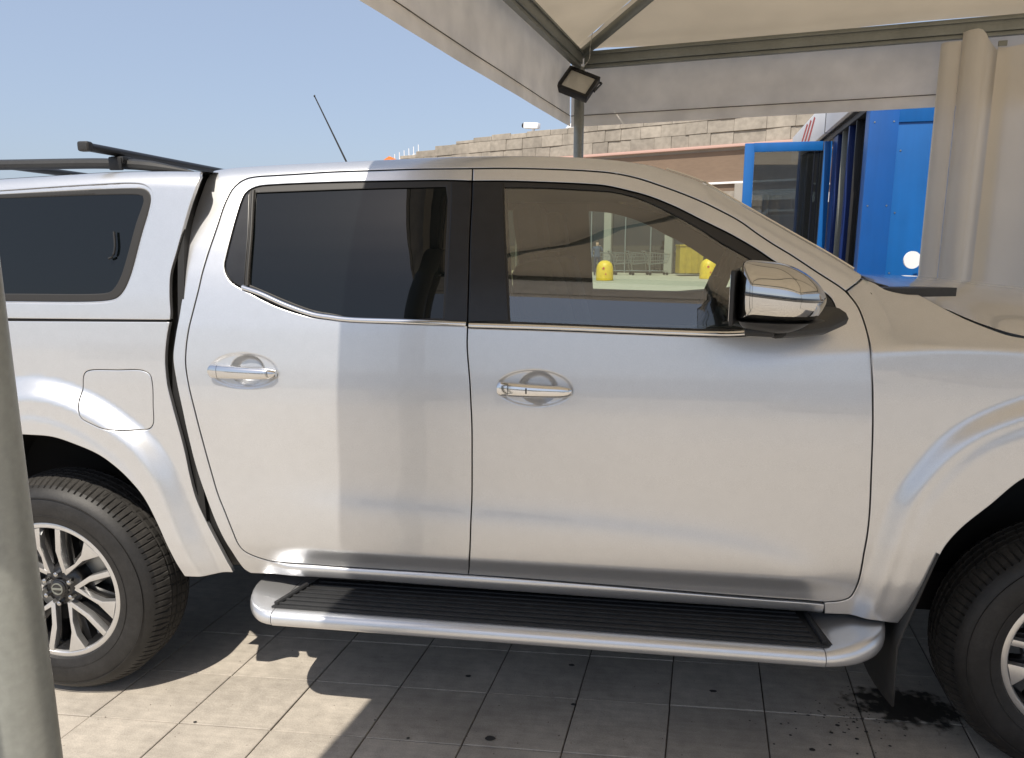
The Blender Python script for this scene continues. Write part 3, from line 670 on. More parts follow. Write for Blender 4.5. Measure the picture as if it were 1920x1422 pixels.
def side_parts(s):
    fwg = fwg_near if s < 0 else fwg_far
    g = .015 if s < 0 else .03
    cab = panel('cab_side', 'body', bodyo, m=M['paint'], parent=truck, g=g, s=s, rows=roofrows)
    hr, hf = HANDLES
    rd = panel('rear_door', 'cab', skin_r, m=M['paint'], parent=truck, g=g, s=s, fine=[(hr[0], hr[1], .125, .066, .0036)] if s < 0 else ())
    fd = panel('front_door', 'cab', skin_f, m=M['paint'], parent=truck, g=g, s=s, fine=[(hf[0], hf[1], .125, .066, .0036)] if s < 0 else ())
    handle_parts(rd, hr[0], hr[1], s, False); handle_parts(fd, hf[0], hf[1], s, True)
    # black underlay behind the gaps, giving their shade by its colour
    inn = outline([[(-1.30, .49), (-1.33, .8), (-1.33, 1.25), (-1.28, 1.55), (-1.25, 1.70)], [(-1.25, 1.70), (-.6, 1.745), (-.1, 1.735)], [(-.1, 1.735), (.25, 1.64), (.60, 1.44), (.70, 1.38)], [(.70, 1.38), (.72, 1.0), (.68, .49)]], .03)
    panel('gap_shade_underlay', 'inner', inn, holes=[rwg, fwg], off=-.032, m=M['jamb'], parent=truck, g=.04, gap=0, lip=0, wall=.03, s=s)
    # rear window
    xg = xb(1.5)
    rfo = outline([ru[-1:] + [D['rw_out'][0]] if False else [D['rw_out'][0], D['rw_out'][0]], D['rw_out'], [D['rw_out'][-1], (xb(rz0) - 0, rz0)], [(xb(rz0), rz0)] + [p for p in rev(D['gB']) if rz0 + .01 < p[1] < rz1 - .01] + [(xb(rz1), rz1)]])
    panel('window_frame', 'cab', rfo, holes=[rwg], off=-.0035, m=M['rubber'], parent=rd, g=g * 1.2, gap=.0024, lip=.0008, wall=.012, s=s)
    panel('window_glass', 'cab', inset(rwg if area(rwg) > 0 else rwg[::-1], -.006), off=-.0085, m=M['tint'] if s < 0 else M['fartint'], parent=rd, g=g * 1.6, gap=0, lip=0, wall=0, s=s)
    pl = outline([D['rw_pil'][:2], D['rw_pil'][1:5], [D['rw_pil'][4], (xb(D['rw_pil'][5][1]) - .0, D['rw_pil'][5][1])], [(xb(z_), z_) for z_ in np.linspace(D['rw_pil'][5][1], D['rw_pil'][0][1], 10)]])
    panel('pillar_trim', 'cab', pl, off=.0005, m=M['blackgloss'], parent=rd, g=g * 1.2, gap=.0022, lip=.0008, wall=.006, s=s)
    # quarter light plate and divider bar behind the rear window
    q = [p for p in D['rw_out'][6:17]]; dv = D['rw_div']
    ql = outline([q, [(dv[2][0] - .006, dv[2][1] - .0), (dv[1][0] - .006, dv[1][1]), (dv[0][0] - .008, dv[0][1])]])
    panel('quarter_panel', 'cab', ql, off=-.0008, m=M['blackgloss'], parent=rd, g=g * 1.2, gap=.004, lip=.0008, wall=.006, s=s)
    strip('window_divider', 'cab', dv, .0055, .006, -.002, M['rubber'], rd, s)
    strip('chrome_strip', 'cab', D['rw_chrome'][:-1] + [(xb(rz0 + .004) - .004, D['rw_chrome'][-1][1])], .0072, .007, 0, M['satin'], rd, s, 10)
    # front window
    ffo = outline([D['fw_out'], [D['fw_out'][-1], (xb(fz0), fz0)], [(xb(fz0), fz0)] + [p for p in rev(D['gB']) if fz0 + .01 < p[1] < fz1 - .01] + [(xb(fz1), fz1)], [(xb(fz1), fz1), D['fw_out'][0]]])
    panel('window_frame', 'cab', ffo, holes=[fwg], off=-.0035, m=M['rubber'], parent=fd, g=g * 1.2, gap=.0024, lip=.0008, wall=.012, s=s)
    panel('window_glass', 'cab', inset(fwg if area(fwg) > 0 else fwg[::-1], -.006), off=-.0085, m=M['glass'] if s < 0 else M['farglass'], parent=fd, g=g * 1.6, gap=0, lip=0, wall=0, s=s)
    pz = D['fw_pil']
    pl = outline([[(xb(pz[0][1]), pz[0][1]), pz[1]], pz[1:5], [pz[4], (xb(pz[5][1]), pz[5][1])], [(xb(z_), z_) for z_ in np.linspace(pz[5][1], pz[0][1], 10)]])
    panel('pillar_trim', 'cab', pl, off=.0005, m=M['blackgloss'], parent=fd, g=g * 1.2, gap=.0022, lip=.0008, wall=.006, s=s)
    strip('chrome_strip', 'cab', [(xb(1.288) + .004, D['fw_chrome'][0][1])] + D['fw_chrome'][1:], .0072, .007, 0, M['satin'], fd, s, 10)
    if s < 0: sp = outline([D['fw_sail'], [D['fw_sail'][-1], D['fw_sail'][0]]])
    if s < 0: panel('mirror_base', 'cab', sp, off=.004, m=M['plastic'], parent=fd, g=g * 1.2, gap=.001, lip=.003, wall=.010, s=s)
    # bed side
    ar = D['b_arch']; arch_r = list(ar) + [(-1.806, .9305)]
    arch_full = arch_r[:-1] + mirx(arch_r, -1.806)
    top = [D['b_top'][1], (-1.9, 1.2775), (-2.5, 1.274), (-3.0, 1.272)]
    bo = outline([D['b_front'], D['b_bot'], arch_full, [arch_full[-1], (-2.5, .49), (-3.0, .52)], [(-3.0, .52), (-3.03, .8), (-3.03, 1.1), (-3.0, 1.272)], rev(top)])
    fu_ = outline([list(D['fuel']) + [D['fuel'][0]]]) if False else np.array(crom(D['fuel'], .01, True))
    bs = panel('cargo_bed_side', 'bed', bo, holes=[fu_], m=M['paint'], parent=truck, g=.013 if s < 0 else .03, gap=.001, s=s)
    panel('fuel_door', 'bed', fu_, m=M['paint'], parent=bs, g=.012, gap=.0018, s=s)
    panel('fuel_recess', 'bed', inset(fu_ if area(fu_) > 0 else fu_[::-1], -.01), off=-.012, m=M['jamb'], parent=bs, g=.03, gap=0, lip=0, wall=0, s=s)
    # canopy side
    ct = [(x, float(smoothcurve(ZTC, x, .03)) - .0015) for x in np.arange(-1.245, -2.93, -.03)]
    co = outline([D['c_front'], [D['c_front'][-1], ct[0]], ct, [ct[-1], (-2.95, 1.5), (-2.98, 1.285)], [(-2.98, 1.285), (-1.9, 1.2855), D['c_bot'][1]]])
    tl = [(-2.66, 1.330), (-2.74, 1.36), (-2.76, 1.42), (-2.73, 1.60), (-2.68, 1.65), (-2.60, 1.664)]
    rec = outline([D['c_rec'] + tl + [D['c_rec'][0]]]); 
    frm = outline([D['c_frm'] + [(a + .006, b + (.006 if b < 1.5 else -.006)) for a, b in tl] + [D['c_frm'][0]]])
    gls = outline([D['c_gls'] + [(a + .02, b + (.022 if b < 1.5 else -.022)) for a, b in tl] + [D['c_gls'][0]]])
    rows = [[(x, float(smoothcurve(ZTC, x, .03)) - d) for x in np.arange(-1.25, -2.93, -.014)] for d in (.005, .011, .018, .027, .038, .052)]
    cs = panel('canopy_side', 'canopy', co, holes=[rec], m=M['paint'], parent=truck, g=.016 if s < 0 else .03, gap=.001, s=s, rows=rows)
    panel('window_recess', 'canopy', rec, holes=[frm], off=-.005, m=M['paint'], parent=cs, g=.012, gap=-.001, lip=.001, wall=.004, s=s)
    panel('window_frame', 'canopy', frm, holes=[gls], off=-.002, m=M['rubber'], parent=cs, g=.012, gap=.0005, lip=.003, wall=.010, s=s)
    panel('window_glass', 'canopy', inset(gls if area(gls) > 0 else gls[::-1], -.006), off=-.006, m=M['tint'], parent=cs, g=.03, gap=0, lip=0, wall=0, s=s)
    panel('window_backing', 'canopy', inset(gls if area(gls) > 0 else gls[::-1], -.02), off=-.06, m=M['int'], parent=cs, g=.06, gap=0, lip=0, wall=0, s=s)
    hx = [(-1.500, 1.55), (-1.497, 1.50), (-1.505, 1.475), (-1.517, 1.470)]
    b = MB(); b.tube([(a, s * (float(H('canopy', np.array([a]), np.array([z_]))[0]) + .004), z_) for a, z_ in crom(hx, .008)], .0035, 8); b.build('window_latch', M['black'], cs)
    # seal between canopy and bed
    strip('bed_seal', 'canopy', [(-1.335, 1.2835), (-1.9, 1.281), (-2.97, 1.279)], .004, .003, -.010, M['rubber'], truck, s)
    # fender
    gapx = [(1.0583, float(np.interp(1.0583, *ZG)) - .004)]
    fg = D['f_gap'][:-1] + [(x, float(smoothcurve(ZG, x, .02)) - .003) for x in (1.058, 1.15, 1.3, 1.5, 1.7, 1.95)]
    fa = D['f_arch'] + [(1.12, .945), (1.20, .966), (1.29, .973)]
    archf = fa[:-1] + mirx(fa, 1.29)
    fo = outline([D['f_joint'], D['f_cowl'], fg, [fg[-1], (2.04, 1.06), (2.09, .95), (2.10, .75), (2.06, .5)], [(2.06, .5), archf[-1]], rev(archf), rev(D['f_bot'][1:]), [D['f_bot'][1], D['f_bot'][0]], rev(D['f_rear'])])
    panel('front_fender', 'fender', fo, m=M['paint'], parent=truck, g=.012 if s < 0 else .03, gap=.0022, s=s, fine=[(.97, .86, .27, .32, .0075)] if s < 0 else ())
    # wheel-arch liners
    for nm, arc, kd in (('wheel_liner', arch_full, 'bed'), ('wheel_liner', archf, 'fender')):
        A = np.array(crom(arc, .03)); b = MB(); n = len(A); R1 = []; R2 = []
        hh = H(kd, A[:, 0], A[:, 1]) - .006
        for i in range(n): R1.append(b.bm.verts.new((A[i, 0], s * hh[i], A[i, 1]))); R2.append(b.bm.verts.new((A[i, 0], s * .52, A[i, 1])))
        for i in range(n - 1): b.bm.faces.new((R1[i], R1[i + 1], R2[i + 1], R2[i]))
        b.bm.faces.new(R2); b.build(nm, M['dark'], truck, angle=60)
    # dark wall seen in the gap between cab and bed, dusty seal strip
    gp = outline([[(-1.42, .50), (-1.42, 1.25), (-1.36, 1.66)], [(-1.36, 1.66), (-1.20, 1.73)], [(-1.20, 1.73), (-1.23, 1.3), (-1.10, .50)]], .03)
    panel('cab_gap_seal', 'inner', gp, off=-.05, m=M['seal'], parent=truck, g=.05, gap=0, lip=0, wall=0, s=s)
for s in (-1, 1): side_parts(s)
# ---- roof, windscreen, hood, canopy roof (cross-car surfaces)
def cross(name, xs, edge, zf, crown, m, n=24, p=2.0, parent=truck, thick=0):
    V = []; F_ = []
    for x in xs:
        hw, z, c = edge(x), zf(x), crown(x)
        for k in range(n + 1):
            t = -1 + 2 * k / n; V.append((x, hw * t, z + c * (1 - abs(t) ** p)))
    w_ = n + 1
    for i in range(len(xs) - 1):
        for k in range(n): F_.append((i * w_ + k, (i + 1) * w_ + k, (i + 1) * w_ + k + 1, i * w_ + k + 1))
    b = MB(); vs = [b.bm.verts.new(v) for v in V]
    for f in F_: b.bm.faces.new([vs[i] for i in f])
    return b.build(name, m, parent, angle=60, recalc=False)
zt = lambda x: float(smoothcurve(ZT, x, .02)); hwb = lambda x: float(H('body', np.array([x]), np.array([zt(x) - .0022]))[0]) - .001
cross('cab_roof', np.arange(-1.262, .02, .05).tolist() + [.05], hwb, lambda x: zt(x) - .004, lambda x: .022 * min(1, (x + 1.30) * 6), M['paint'])
cross('windscreen', np.linspace(.055, .70, 14), hwb, lambda x: zt(x) - .006, lambda x: .03, M['glass'])
for s in (-1, 1):
    b = MB(); b.tube([(x, s * (hwb(x) - .004), zt(x) + .001) for x in np.linspace(.14, .66, 24)], .0035, 6); b.build('windscreen_glint', M['satin'], truck)  # bright strip added as the highlight along the windscreen edge
cross('cowl_panel', np.linspace(.69, .90, 8), lambda x: float(np.interp(x, *HG)) - .012, lambda x: float(np.interp(x, *ZG)) - .022, lambda x: .028, M['plastic'])
HC = ([.80, .9, 1.145, 1.48, 1.8, 2.02], [1.392, 1.400, 1.394, 1.360, 1.30, 1.235])
zg_ = lambda x: float(smoothcurve(ZG, x, .02)); hg_ = lambda x: float(smoothcurve(HG, x, .02)) - .16 * max(0, (x - 1.45) / .75) ** 2 - .0035
cross('hood', np.arange(.852, 2.03, .03), hg_, lambda x: zg_(x) + .001 - .010 * max(0, 1 - (x - .85) / .06), lambda x: float(np.interp(x, *HC)) - zg_(x), M['paint'], n=60, p=2.6)
ztc = lambda x: float(smoothcurve(ZTC, x, .03))
cross('canopy_roof', np.arange(-2.93, -1.24, .06).tolist() + [-1.235], lambda x: float(H('canopy', np.array([x]), np.array([ztc(x) - .0015]))[0]), lambda x: ztc(x) - .0015, lambda x: .02, M['paint'])
# canopy and cab end walls, tailgate, front end
def endwall(name, x, pts, m, thick=.02):
    P = [(-a, b) for a, b in pts][::-1] + list(pts)
    b = MB(); b.prism(P, x, x + thick, plane='yz'); return b.build(name, m, truck)
cw = [(float(H('canopy', np.array([-1.3]), np.array([z_]))[0]) - .01, z_) for z_ in (1.29, 1.4, 1.5, 1.6, 1.68, 1.71, 1.725)]
endwall('canopy_front_wall', -1.30, cw, M['jamb'])
cr = [(float(H('canopy', np.array([-2.9]), np.array([z_]))[0]) - .012, z_) for z_ in (1.29, 1.4, 1.5, 1.6, 1.64)]
rg = endwall('canopy_rear_door', -2.96, cr, M['tint'])
br = [(float(H('bed', np.array([-2.98]), np.array([z_]))[0]) - .006, z_) for z_ in (.55, .7, .9, 1.1, 1.27)]
tg = endwall('tailgate', -3.03, br, M['paint'], .05)
MB().box((-3.045, 0, 1.12), (.02, .22, .05), .01).build('tailgate_handle', M['satin'], tg)
for s in (-1, 1): MB().box((-3.015, s * .835, 1.02), (.06, .10, .34), .02).build('tail_light', M['red'], truck)
MB().box((-3.10, 0, .50), (.16, 1.66, .14), .03).build('rear_bumper', M['satin'], truck)
cb = [(float(H('body', np.array([-1.24]), np.array([z_]))[0]) - .012, z_) for z_ in (.49, .6, .8, 1., 1.2, 1.3)]
endwall('cab_rear_wall', -1.27, cb, M['jamb'])
cb2 = [(float(H('body', np.array([-1.2]), np.array([z_]))[0]) - .02, z_) for z_ in (1.30, 1.4, 1.5, 1.6, 1.68, 1.72)]
endwall('rear_screen', -1.25, cb2, M['tint'], .006)
MB().box((2.10, 0, .98), (.06, 1.10, .30), .03).build('grille', M['satin'], truck)
MB().box((2.125, 0, .98), (.03, .98, .22), .01).build('grille_mesh', M['black'], truck)
for s in (-1, 1): MB().box((2.04, s * .66, 1.0), (.16, .26, .17), .05).build('headlight', M['lens'], truck)
MB().box((2.10, 0, .62), (.22, 1.62, .42), .09, seg=4).build('front_bumper', M['paint'], truck)
MB().box((2.20, 0, .55), (.06, .8, .16), .02).build('bumper_intake', M['black'], truck)
MB().box((-.5, 0, .42), (4.9, 1.15, .14), .02).box((-.35, 0, .50), (2.0, 1.60, .04)).box((-2.1, 0, .56), (1.7, 1.0, .06)).box((1.3, 0, .75), (1.2, .9, .5), .05).build('chassis', M['dark'], truck)
for xx in (XR, XF): MB().cyl((xx, -.80, .38), (xx, .80, .38), .045).build('axle', M['dark'], truck)
# ---- wheels (built once, then copied)
TR = .381
def make_wheel():
    wr = empty('wheel')
    # tyre : outer face toward -y (y=0), width .255
    n = 624; prof = [(.236, .018), (.243, .006), (.262, .000), (.290, -.004), (.318, -.002), (.332, .0035), (.345, .012), (.3545, .022), (.3622, .032), (.3690, .043), (.3735, .053)]
    ribs = []
    y = .044; gro = [(.080, .008), (.107, .008), (.133, .008), (.160, .008)]
    tread = [(.3735, .053)]
    for gy, gw in gro: tread += [(TR - .0005, gy - gw / 2 - .001), (TR - .009, gy - gw / 2 + .001), (TR - .009, gy + gw / 2 - .001), (TR - .0005, gy + gw / 2 + .001)]
    full = prof + tread[1:] + [(r, .240 - yy) for r, yy in prof[::-1]]
    # subdivide the ribs so that the sipes have their own vertices
    b = MB(); bm = b.bm; rings = []
    for (r, yy) in full:
        ring = []
        sh = 1 if (yy < .075 or yy > .165) else 0
        for k in range(n):
            a = 2 * math.pi * k / n; rr = r
            if r > .3600:
                cyc = (k + (3 if yy > .128 else 0)) % 6
                if sh:
                    if cyc == 0: rr -= .0065 * min(1, (r - .355) / .008)
                elif r > TR - .004:
                    if (k + int(yy * 60)) % 9 in (0,): rr -= .004
            ring.append(bm.verts.new((rr * math.cos(a), yy, rr * math.sin(a))))
        rings.append(ring)
    ntr = len(prof)
    for i, (A, B) in enumerate(zip(rings, rings[1:])):
        for k in range(n):
            f = bm.faces.new((A[k], A[(k + 1) % n], B[(k + 1) % n], B[k]))
            f.material_index = 1 if (7 < i < len(full) - 10) else 0
    t = b.build('tyre', [M['tyre'], M['tread']], wr, angle=28)
    # raised sidewall rings
    b = MB(); b.lathe([(.327, -.0015), (.3275, -.0035), (.3295, -.0035), (.330, -.0010)], 90); b.lathe([(.268, .0), (.2685, -.003), (.2705, -.003), (.271, -.001)], 90); b.build('sidewall_ridge', M['tyre'], wr)
    # rim
    b = MB(); b.lathe([(.222, .24), (.205, .21), (.200, .12), (.206, .05), (.214, .030), (.2175, .022)], 72); b.build('rim_barrel', M['rimblack'], wr)
    b = MB(); b.lathe([(.2165, .030), (.2200, .016), (.2235, .0125), (.2330, .0115), (.2385, .0135), (.2395, .022)], 96); rim = b.build('rim', M['alloy'], wr)
    R_ = .2215
    def pt(r, a): return (r * math.cos(D2R(a)), r * math.sin(D2R(a)))
    for k in range(6):
        a0 = 60 * k; v0 = a0 + 62    # vertex angle of the V
        th, wd = a0 + 80, a0 + 47
        b = MB()
        # thin arm
        def arm(r0, w0, r1, w1, a_in, a_out, mid=None):
            p0 = Vector(pt(r0, a_in)); p1 = Vector(pt(r1, a_out)); d = (p1 - p0).normalized(); nn = Vector((-d.y, d.x))
            return p0, p1, nn
        vin = 52
        p0 = Vector(pt(.062, v0)); pa = Vector(pt(R_, th)); pb = Vector(pt(R_, wd))
        da = (pa - p0).normalized(); na = Vector((-da.y, da.x)); db = (pb - p0).normalized(); nb = Vector((-db.y, db.x))
        thin = [p0 - na * .006 + da * .004, p0 + na * .009, Vector(pt(.14, th + 1)) + na * .0075, Vector(pt(R_, th + 2.3)), Vector(pt(R_, th - 2.6)), Vector(pt(.13, th - 2)) - na * .007 + na * .002]
        wide = [p0 + nb * .010, p0 - nb * .008 - db * .004, Vector(pt(.155, wd - 2.5)), Vector(pt(R_, wd - 10)), Vector(pt(R_, wd + 7.5)), Vector(pt(.17, wd + 3.2)), Vector(pt(.12, wd + 4.5))]
        for poly in (thin, wide):
            q = MB(); P2 = [(p.x, p.y) for p in poly]
            ar = sum(P2[i][0] * P2[(i + 1) % len(P2)][1] - P2[(i + 1) % len(P2)][0] * P2[i][1] for i in range(len(P2)))
            if ar < 0: P2 = P2[::-1]
            q.prism(P2, .0, .022, .0022)
            # dish : faces lean inward toward the hub
            for v in q.bm.verts:
                rr = math.hypot(v.co.x, v.co.z); v.co.y += .0125 + .030 * max(0, 1 - rr / .2215) ** 1.2 + (0 if poly is thin else .0012)
            b._merge(q.bm)
        o = b.build('spoke', M['alloy'], wr, angle=30)
        # black pocket web between the two arms
        q = MB(); q.prism([(p.x, p.y) for p in (p0 + (p0 * -.15), Vector(pt(R_, wd - 9)), Vector(pt(R_, wd + 7)), Vector(pt(.11, v0)), Vector(pt(R_, th - 3)), Vector(pt(R_, th + 3)))], .0, .03)
        for v in q.bm.verts: rr = math.hypot(v.co.x, v.co.z); v.co.y += .052 + .016 * max(0, 1 - rr / .2215)
        q.build('spoke_web', M['rimblack'], wr)
    b = MB(); b.lathe([(.0, .034), (.028, .034), (.031, .036), (.034, .044), (.062, .050), (.072, .058), (.080, .075), (.08, .12)], 48); b.build('hub', M['rimblack'], wr)
    cap = MB(); cap.lathe([(.0, .0265), (.024, .0275), (.0275, .030), (.0285, .036)], 40); cp = cap.build('hub_cap', M['rimblack'], wr)
    b = MB(); b.lathe([(.0165, .0272), (.017, .0252), (.0205, .0252), (.021, .0275)], 40); b.box((0, .0262, 0), (.038, .003, .0075), .001); b.build('cap_emblem', M['galv'], cp)
    for k in range(6):
        a = D2R(60 * k + 30); c = (.052 * math.cos(a), .052 * math.sin(a))
        b = MB(); b.cyl((c[0], .026, c[1]), (c[0], .055, c[1]), .0088, seg=6); b.sphere((c[0], .027, c[1]), (.016, .010, .016), 12, 6); b.build('lug_nut', M['chrome'], wr)
    b = MB(); b.lathe([(.075, .10), (.150, .10), (.150, .125), (.075, .125)], 48); b.build('brake_disc', M['wire'], wr)
    a = D2R(98); MB().cyl((.207 * math.cos(a), .03, .207 * math.sin(a)), (.195 * math.cos(a), -.002 + .02, .195 * math.sin(a)), .004, seg=8).build('tyre_valve', M['wire'], wr)
    return wr
def copy_tree(o, parent=None):
    c = o.copy(); col.objects.link(c)
    if parent: c.parent = parent
    for ch in list(o.children): copy_tree(ch, c)
    return c
wh = make_wheel()
WY = .905
spots_w = [(XR, -WY, 0, 0), (XF, -WY, 0, 31), (XR, WY, math.pi, 12), (XF, WY, math.pi, 40)]
wl = [wh] + [copy_tree(wh) for _ in range(3)]
for o, (x, y, rz, ry) in zip(wl, spots_w):
    o.parent = truck; o.location = (x, y, TR - .001)
    o.rotation_euler = (Matrix.Rotation(rz - (D2R(5) if x > 0 else 0), 3, 'Z') @ Matrix.Rotation(D2R(ry), 3, 'Y')).to_euler()
# ---- side steps
def side_step(s):
    st = empty('side_step', (0, 0, 0), parent=truck)
    yo = 1.03      # outer edge from the centre line
    def section(yo_, zt_, zb_, yi=.78):
        r = (zt_ - zb_) / 2; pts = [(yi, zb_)]
        for k in range(9):
            a = -math.pi / 2 + math.pi * k / 8; pts.append((yo_ - r * .9 + r * .9 * math.cos(a), (zt_ + zb_) / 2 + r * math.sin(a)))
        pts.append((yo_ - .045, zt_ + .0)); pts.append((yi, zt_)); return pts
    def loft(nm, secs, m):
        b = MB(); rings = []
        for x, yo_, zt_, zb_ in secs: rings.append([b.bm.verts.new((x, s * p[0], p[1])) for p in section(yo_, zt_, zb_)])
        n = len(rings[0])
        for A, B in zip(rings, rings[1:]):
            for k in range(n): b.bm.faces.new((A[k], A[(k + 1) % n], B[(k + 1) % n], B[k]))
        b.bm.faces.new(rings[0][::-1]); b.bm.faces.new(rings[-1]); return b.build(nm, m, st, angle=50)
    zt_, zb_ = .434, .388
    loft('step_rail', [(x, yo, zt_, zb_) for x in np.linspace(-.987, .585, 12)], M['paint'])
    L = []
    for t in np.linspace(0, 1, 12):      # rear cap
        q = (1 - (1 - t) ** 0) ; x = -.989 - .118 * math.sin(t * math.pi / 2); yy = yo - .155 * (1 - math.cos(t * math.pi / 2)); L.append((x, yy, zt_ + .012 * t, zb_ + .002 + .03 * t * t))
    loft('step_end_cap', L[::-1], M['paint'])
    L = []
    for t in np.linspace(0, 1, 16):      # front cap, longer and domed
        x = .587 + .200 * math.sin(t * math.pi / 2); yy = yo - .19 * (1 - math.cos(t * math.pi / 2)) ** 1.05; L.append((x, yy, zt_ + .030 * math.sin(min(1, t * 1.6) * math.pi / 2), zb_ + .002 + .035 * t ** 3))
    loft('step_end_cap', L, M['paint'])
    b = MB(); b.prism([(-1.000, s * .995), (.600, s * .995), (.612, s * .985), (.590, s * .80), (-.93, s * .80)] if s < 0 else [(-1.000, s * .995), (-.93, s * .80), (.590, s * .80), (.612, s * .985), (.600, s * .995)], .4345, .4405, plane='xy'); b.build('step_pad', M['pad'], st)
    for k in range(7):
        yy = .978 - .026 * k; x0 = -.985 + .011 * k; x1 = .572 - .003 * k
        MB().box(((x0 + x1) / 2, s * yy, .4425), (x1 - x0, .0095, .0055), .0018).build('step_rib', M['pad'], st)
    b = MB(); b.cyl((-.990, s * .985, .444), (-.945, s * .86, .448), .008, seg=8).build('pad_end_strip', M['pad'], st); MB().cyl((.592, s * .985, .444), (.580, s * .84, .448), .008, seg=8).build('pad_end_strip', M['pad'], st)
    for xx in (-.75, -.1, .42): MB().box((xx, s * .78, .42), (.05, .28, .02), .004).build('step_bracket', M['dark'], st)
for s in (-1, 1): side_step(s)
# ---- mud flaps
for s in (-1, 1):
    b = MB(); N = 10
    bm = b.bm; R1 = []
    for i in range(N + 1):
        t = i / N; z_ = .700 - .47 * t; x = .872 - .085 * min(1, t * 1.7) + .02 * t; row = []
        for k in range(6):
            u = k / 5; yy = .945 - .02 * t - u * .27; row.append((x + .055 * u * (1 - t) - .012 * math.sin(u * 3.14) * t, s * yy, z_))
        R1.append([bm.verts.new(p) for p in row])
    for A, B in zip(R1, R1[1:]):
        for k in range(5): bm.faces.new((A[k], A[k + 1], B[k + 1], B[k]))
    o = b.build('mud_flap', M['plastic'], truck, angle=60)
    mo = o.modifiers.new('thick', 'SOLIDIFY'); mo.thickness = .006; mo.offset = 0
# ---- door mirrors
def mirror(s):
    r = empty('side_mirror', (.384 if s < 0 else .52, s * 1.105, 1.390 if s < 0 else 1.36), s * D2R(15), parent=truck)
    cx, cy, cz = 0., .0, 0.     # housing centre
    def shell(nm, m, z0, z1, gx=1., cut=.385, yin=.985, yout=1.215):
        b = MB(); bm = b.bm; rings = []; U = 30; V_ = 36
        for i in range(U + 1):
            ph = math.pi * i / U     # from rear face plane to front tip along x
            ring = []
            xx = -math.cos(ph)
            for k in range(V_):
                a = 2 * math.pi * k / V_
                # superellipse in y,z
                e = .84
                ca, sa = math.cos(a), math.sin(a)
                yy = (abs(ca) ** e) * (1 if ca > 0 else -1); zz = (abs(sa) ** e) * (1 if sa > 0 else -1)
                rad = max(0., 1 - abs(xx) ** (2.1 if xx > 0 else 8)) ** (.60 if xx > 0 else .5)
                ring.append((xx, yy * rad, zz * rad))
            rings.append(ring)
        out = []
        for ring in rings:
            o_ = []
            for (xx, yy, zz) in ring:
                X = xx * .098 + .004 * (yy + 1); hz = .076 * (1 - .06 * max(0, xx)); Z = zz * hz
                Z = Z * (1 if Z > 0 else 1.18) - .010 * xx + .004
                X += .012 * (1 - zz * zz) - .008
                Y = cy + yy * .115
                Z = min(max(Z, z0), z1)
                o_.append(bm.verts.new((cx + X, s * Y, cz + Z)))
            out.append(o_)
        for A, B in zip(out, out[1:]):
            for k in range(V_): bm.faces.new((A[k], A[(k + 1) % V_], B[(k + 1) % V_], B[k]))
        bmesh.ops.remove_doubles(bm, verts=bm.verts, dist=1e-5)
        return b.build(nm, m, r, angle=50)
    shell('mirror_cap', M['chrome'], -.053, .10)
    sh = shell('mirror_housing', M['plastic'], -.094, -.0535)
    MB().box((cx - .094, s * cy, cz), (.010, .215, .128), .018, seg=3).build('mirror_rim', M['black'], r)
    MB().box((cx - .0995, s * cy, cz), (.003, .190, .108), .001).build('mirror_glass', M['chrome'], r)
    # folding arm to the base plate on the door
    b = MB(); b.tube([(.0, 0, cz - .082), (.045, s * -.09, cz - .084), (.085, s * -.17, cz - .082), (.12, s * -.24, cz - .066)], [.018, .022, .026, .030], 12, sx=1.6); b.build('mirror_arm', M['plastic'], r)
    MB().box((cx - .035, s * .0, cz - .084), (.07, .06, .022), .008).build('mirror_pivot', M['black'], r)
    b = MB(); pts = []
    for xx in np.linspace(-.97, .90, 24):
        rad = max(0., 1 - abs(xx) ** (2.1 if xx > 0 else 8)) ** (.60 if xx > 0 else .5); pts.append((cx + xx * .098 + .004 * (rad + 1) + .004, s * (cy + rad * .1150 + .0005), cz + .004 - .010 * xx))
    b.tube(pts, .0052, 6, sx=.35); b.build('indicator_lamp', M['darkglass'], r)
mirror(-1)      # the far one is not in view
# ---- roof bars on the canopy
for s in (-1, 1):
    y = s * .66
    P = [(-2.78, 1.740), (-2.70, 1.752), (-2.45, 1.768), (-2.15, 1.772), (-1.95, 1.772), (-1.80, 1.772), (-1.66, 1.771), (-1.52, 1.764), (-1.42, 1.752), (-1.345, 1.740)]
    b = MB(); pts = crom(P, .04); n = len(pts)
    b.tube([(p[0], y, p[1]) for p in pts], [.004 + .013 * min(1, min(i, n - 1 - i) / 4) for i in range(n)], 10, sx=1.1); b.build('roof_rail', M['plastic'], truck)
for x0 in (-1.60, -2.28):
    b = MB(); b.tube([(x0, -.80, 1.804), (x0, .80, 1.804)], .013, 14, sx=1.35); cbar = b.build('cross_bar', M['black'], truck)
    for s in (-1, 1):
        MB().box((x0, s * .812, 1.804), (.038, .028, .030), .009, seg=3).build('bar_end_cap', M['plastic'], cbar)
        MB().box((x0 + .010, s * .665, 1.777), (.055, .060, .026), .010).box((x0 + .010, s * .692, 1.766), (.045, .012, .04), .004).build('bar_foot', M['black'], cbar)
# ---- antenna
b = MB(); b.cyl((-.955, -.30, 1.775), (-.965, -.30, 1.80), .010, .006, 12); b.cyl((-.965, -.30, 1.80), (-1.075, -.30, 2.03), .0034, .0022, 8); b.sphere((-1.076, -.30, 2.032), (.007, .007, .009), 8, 6); b.build('antenna', M['black'], truck)
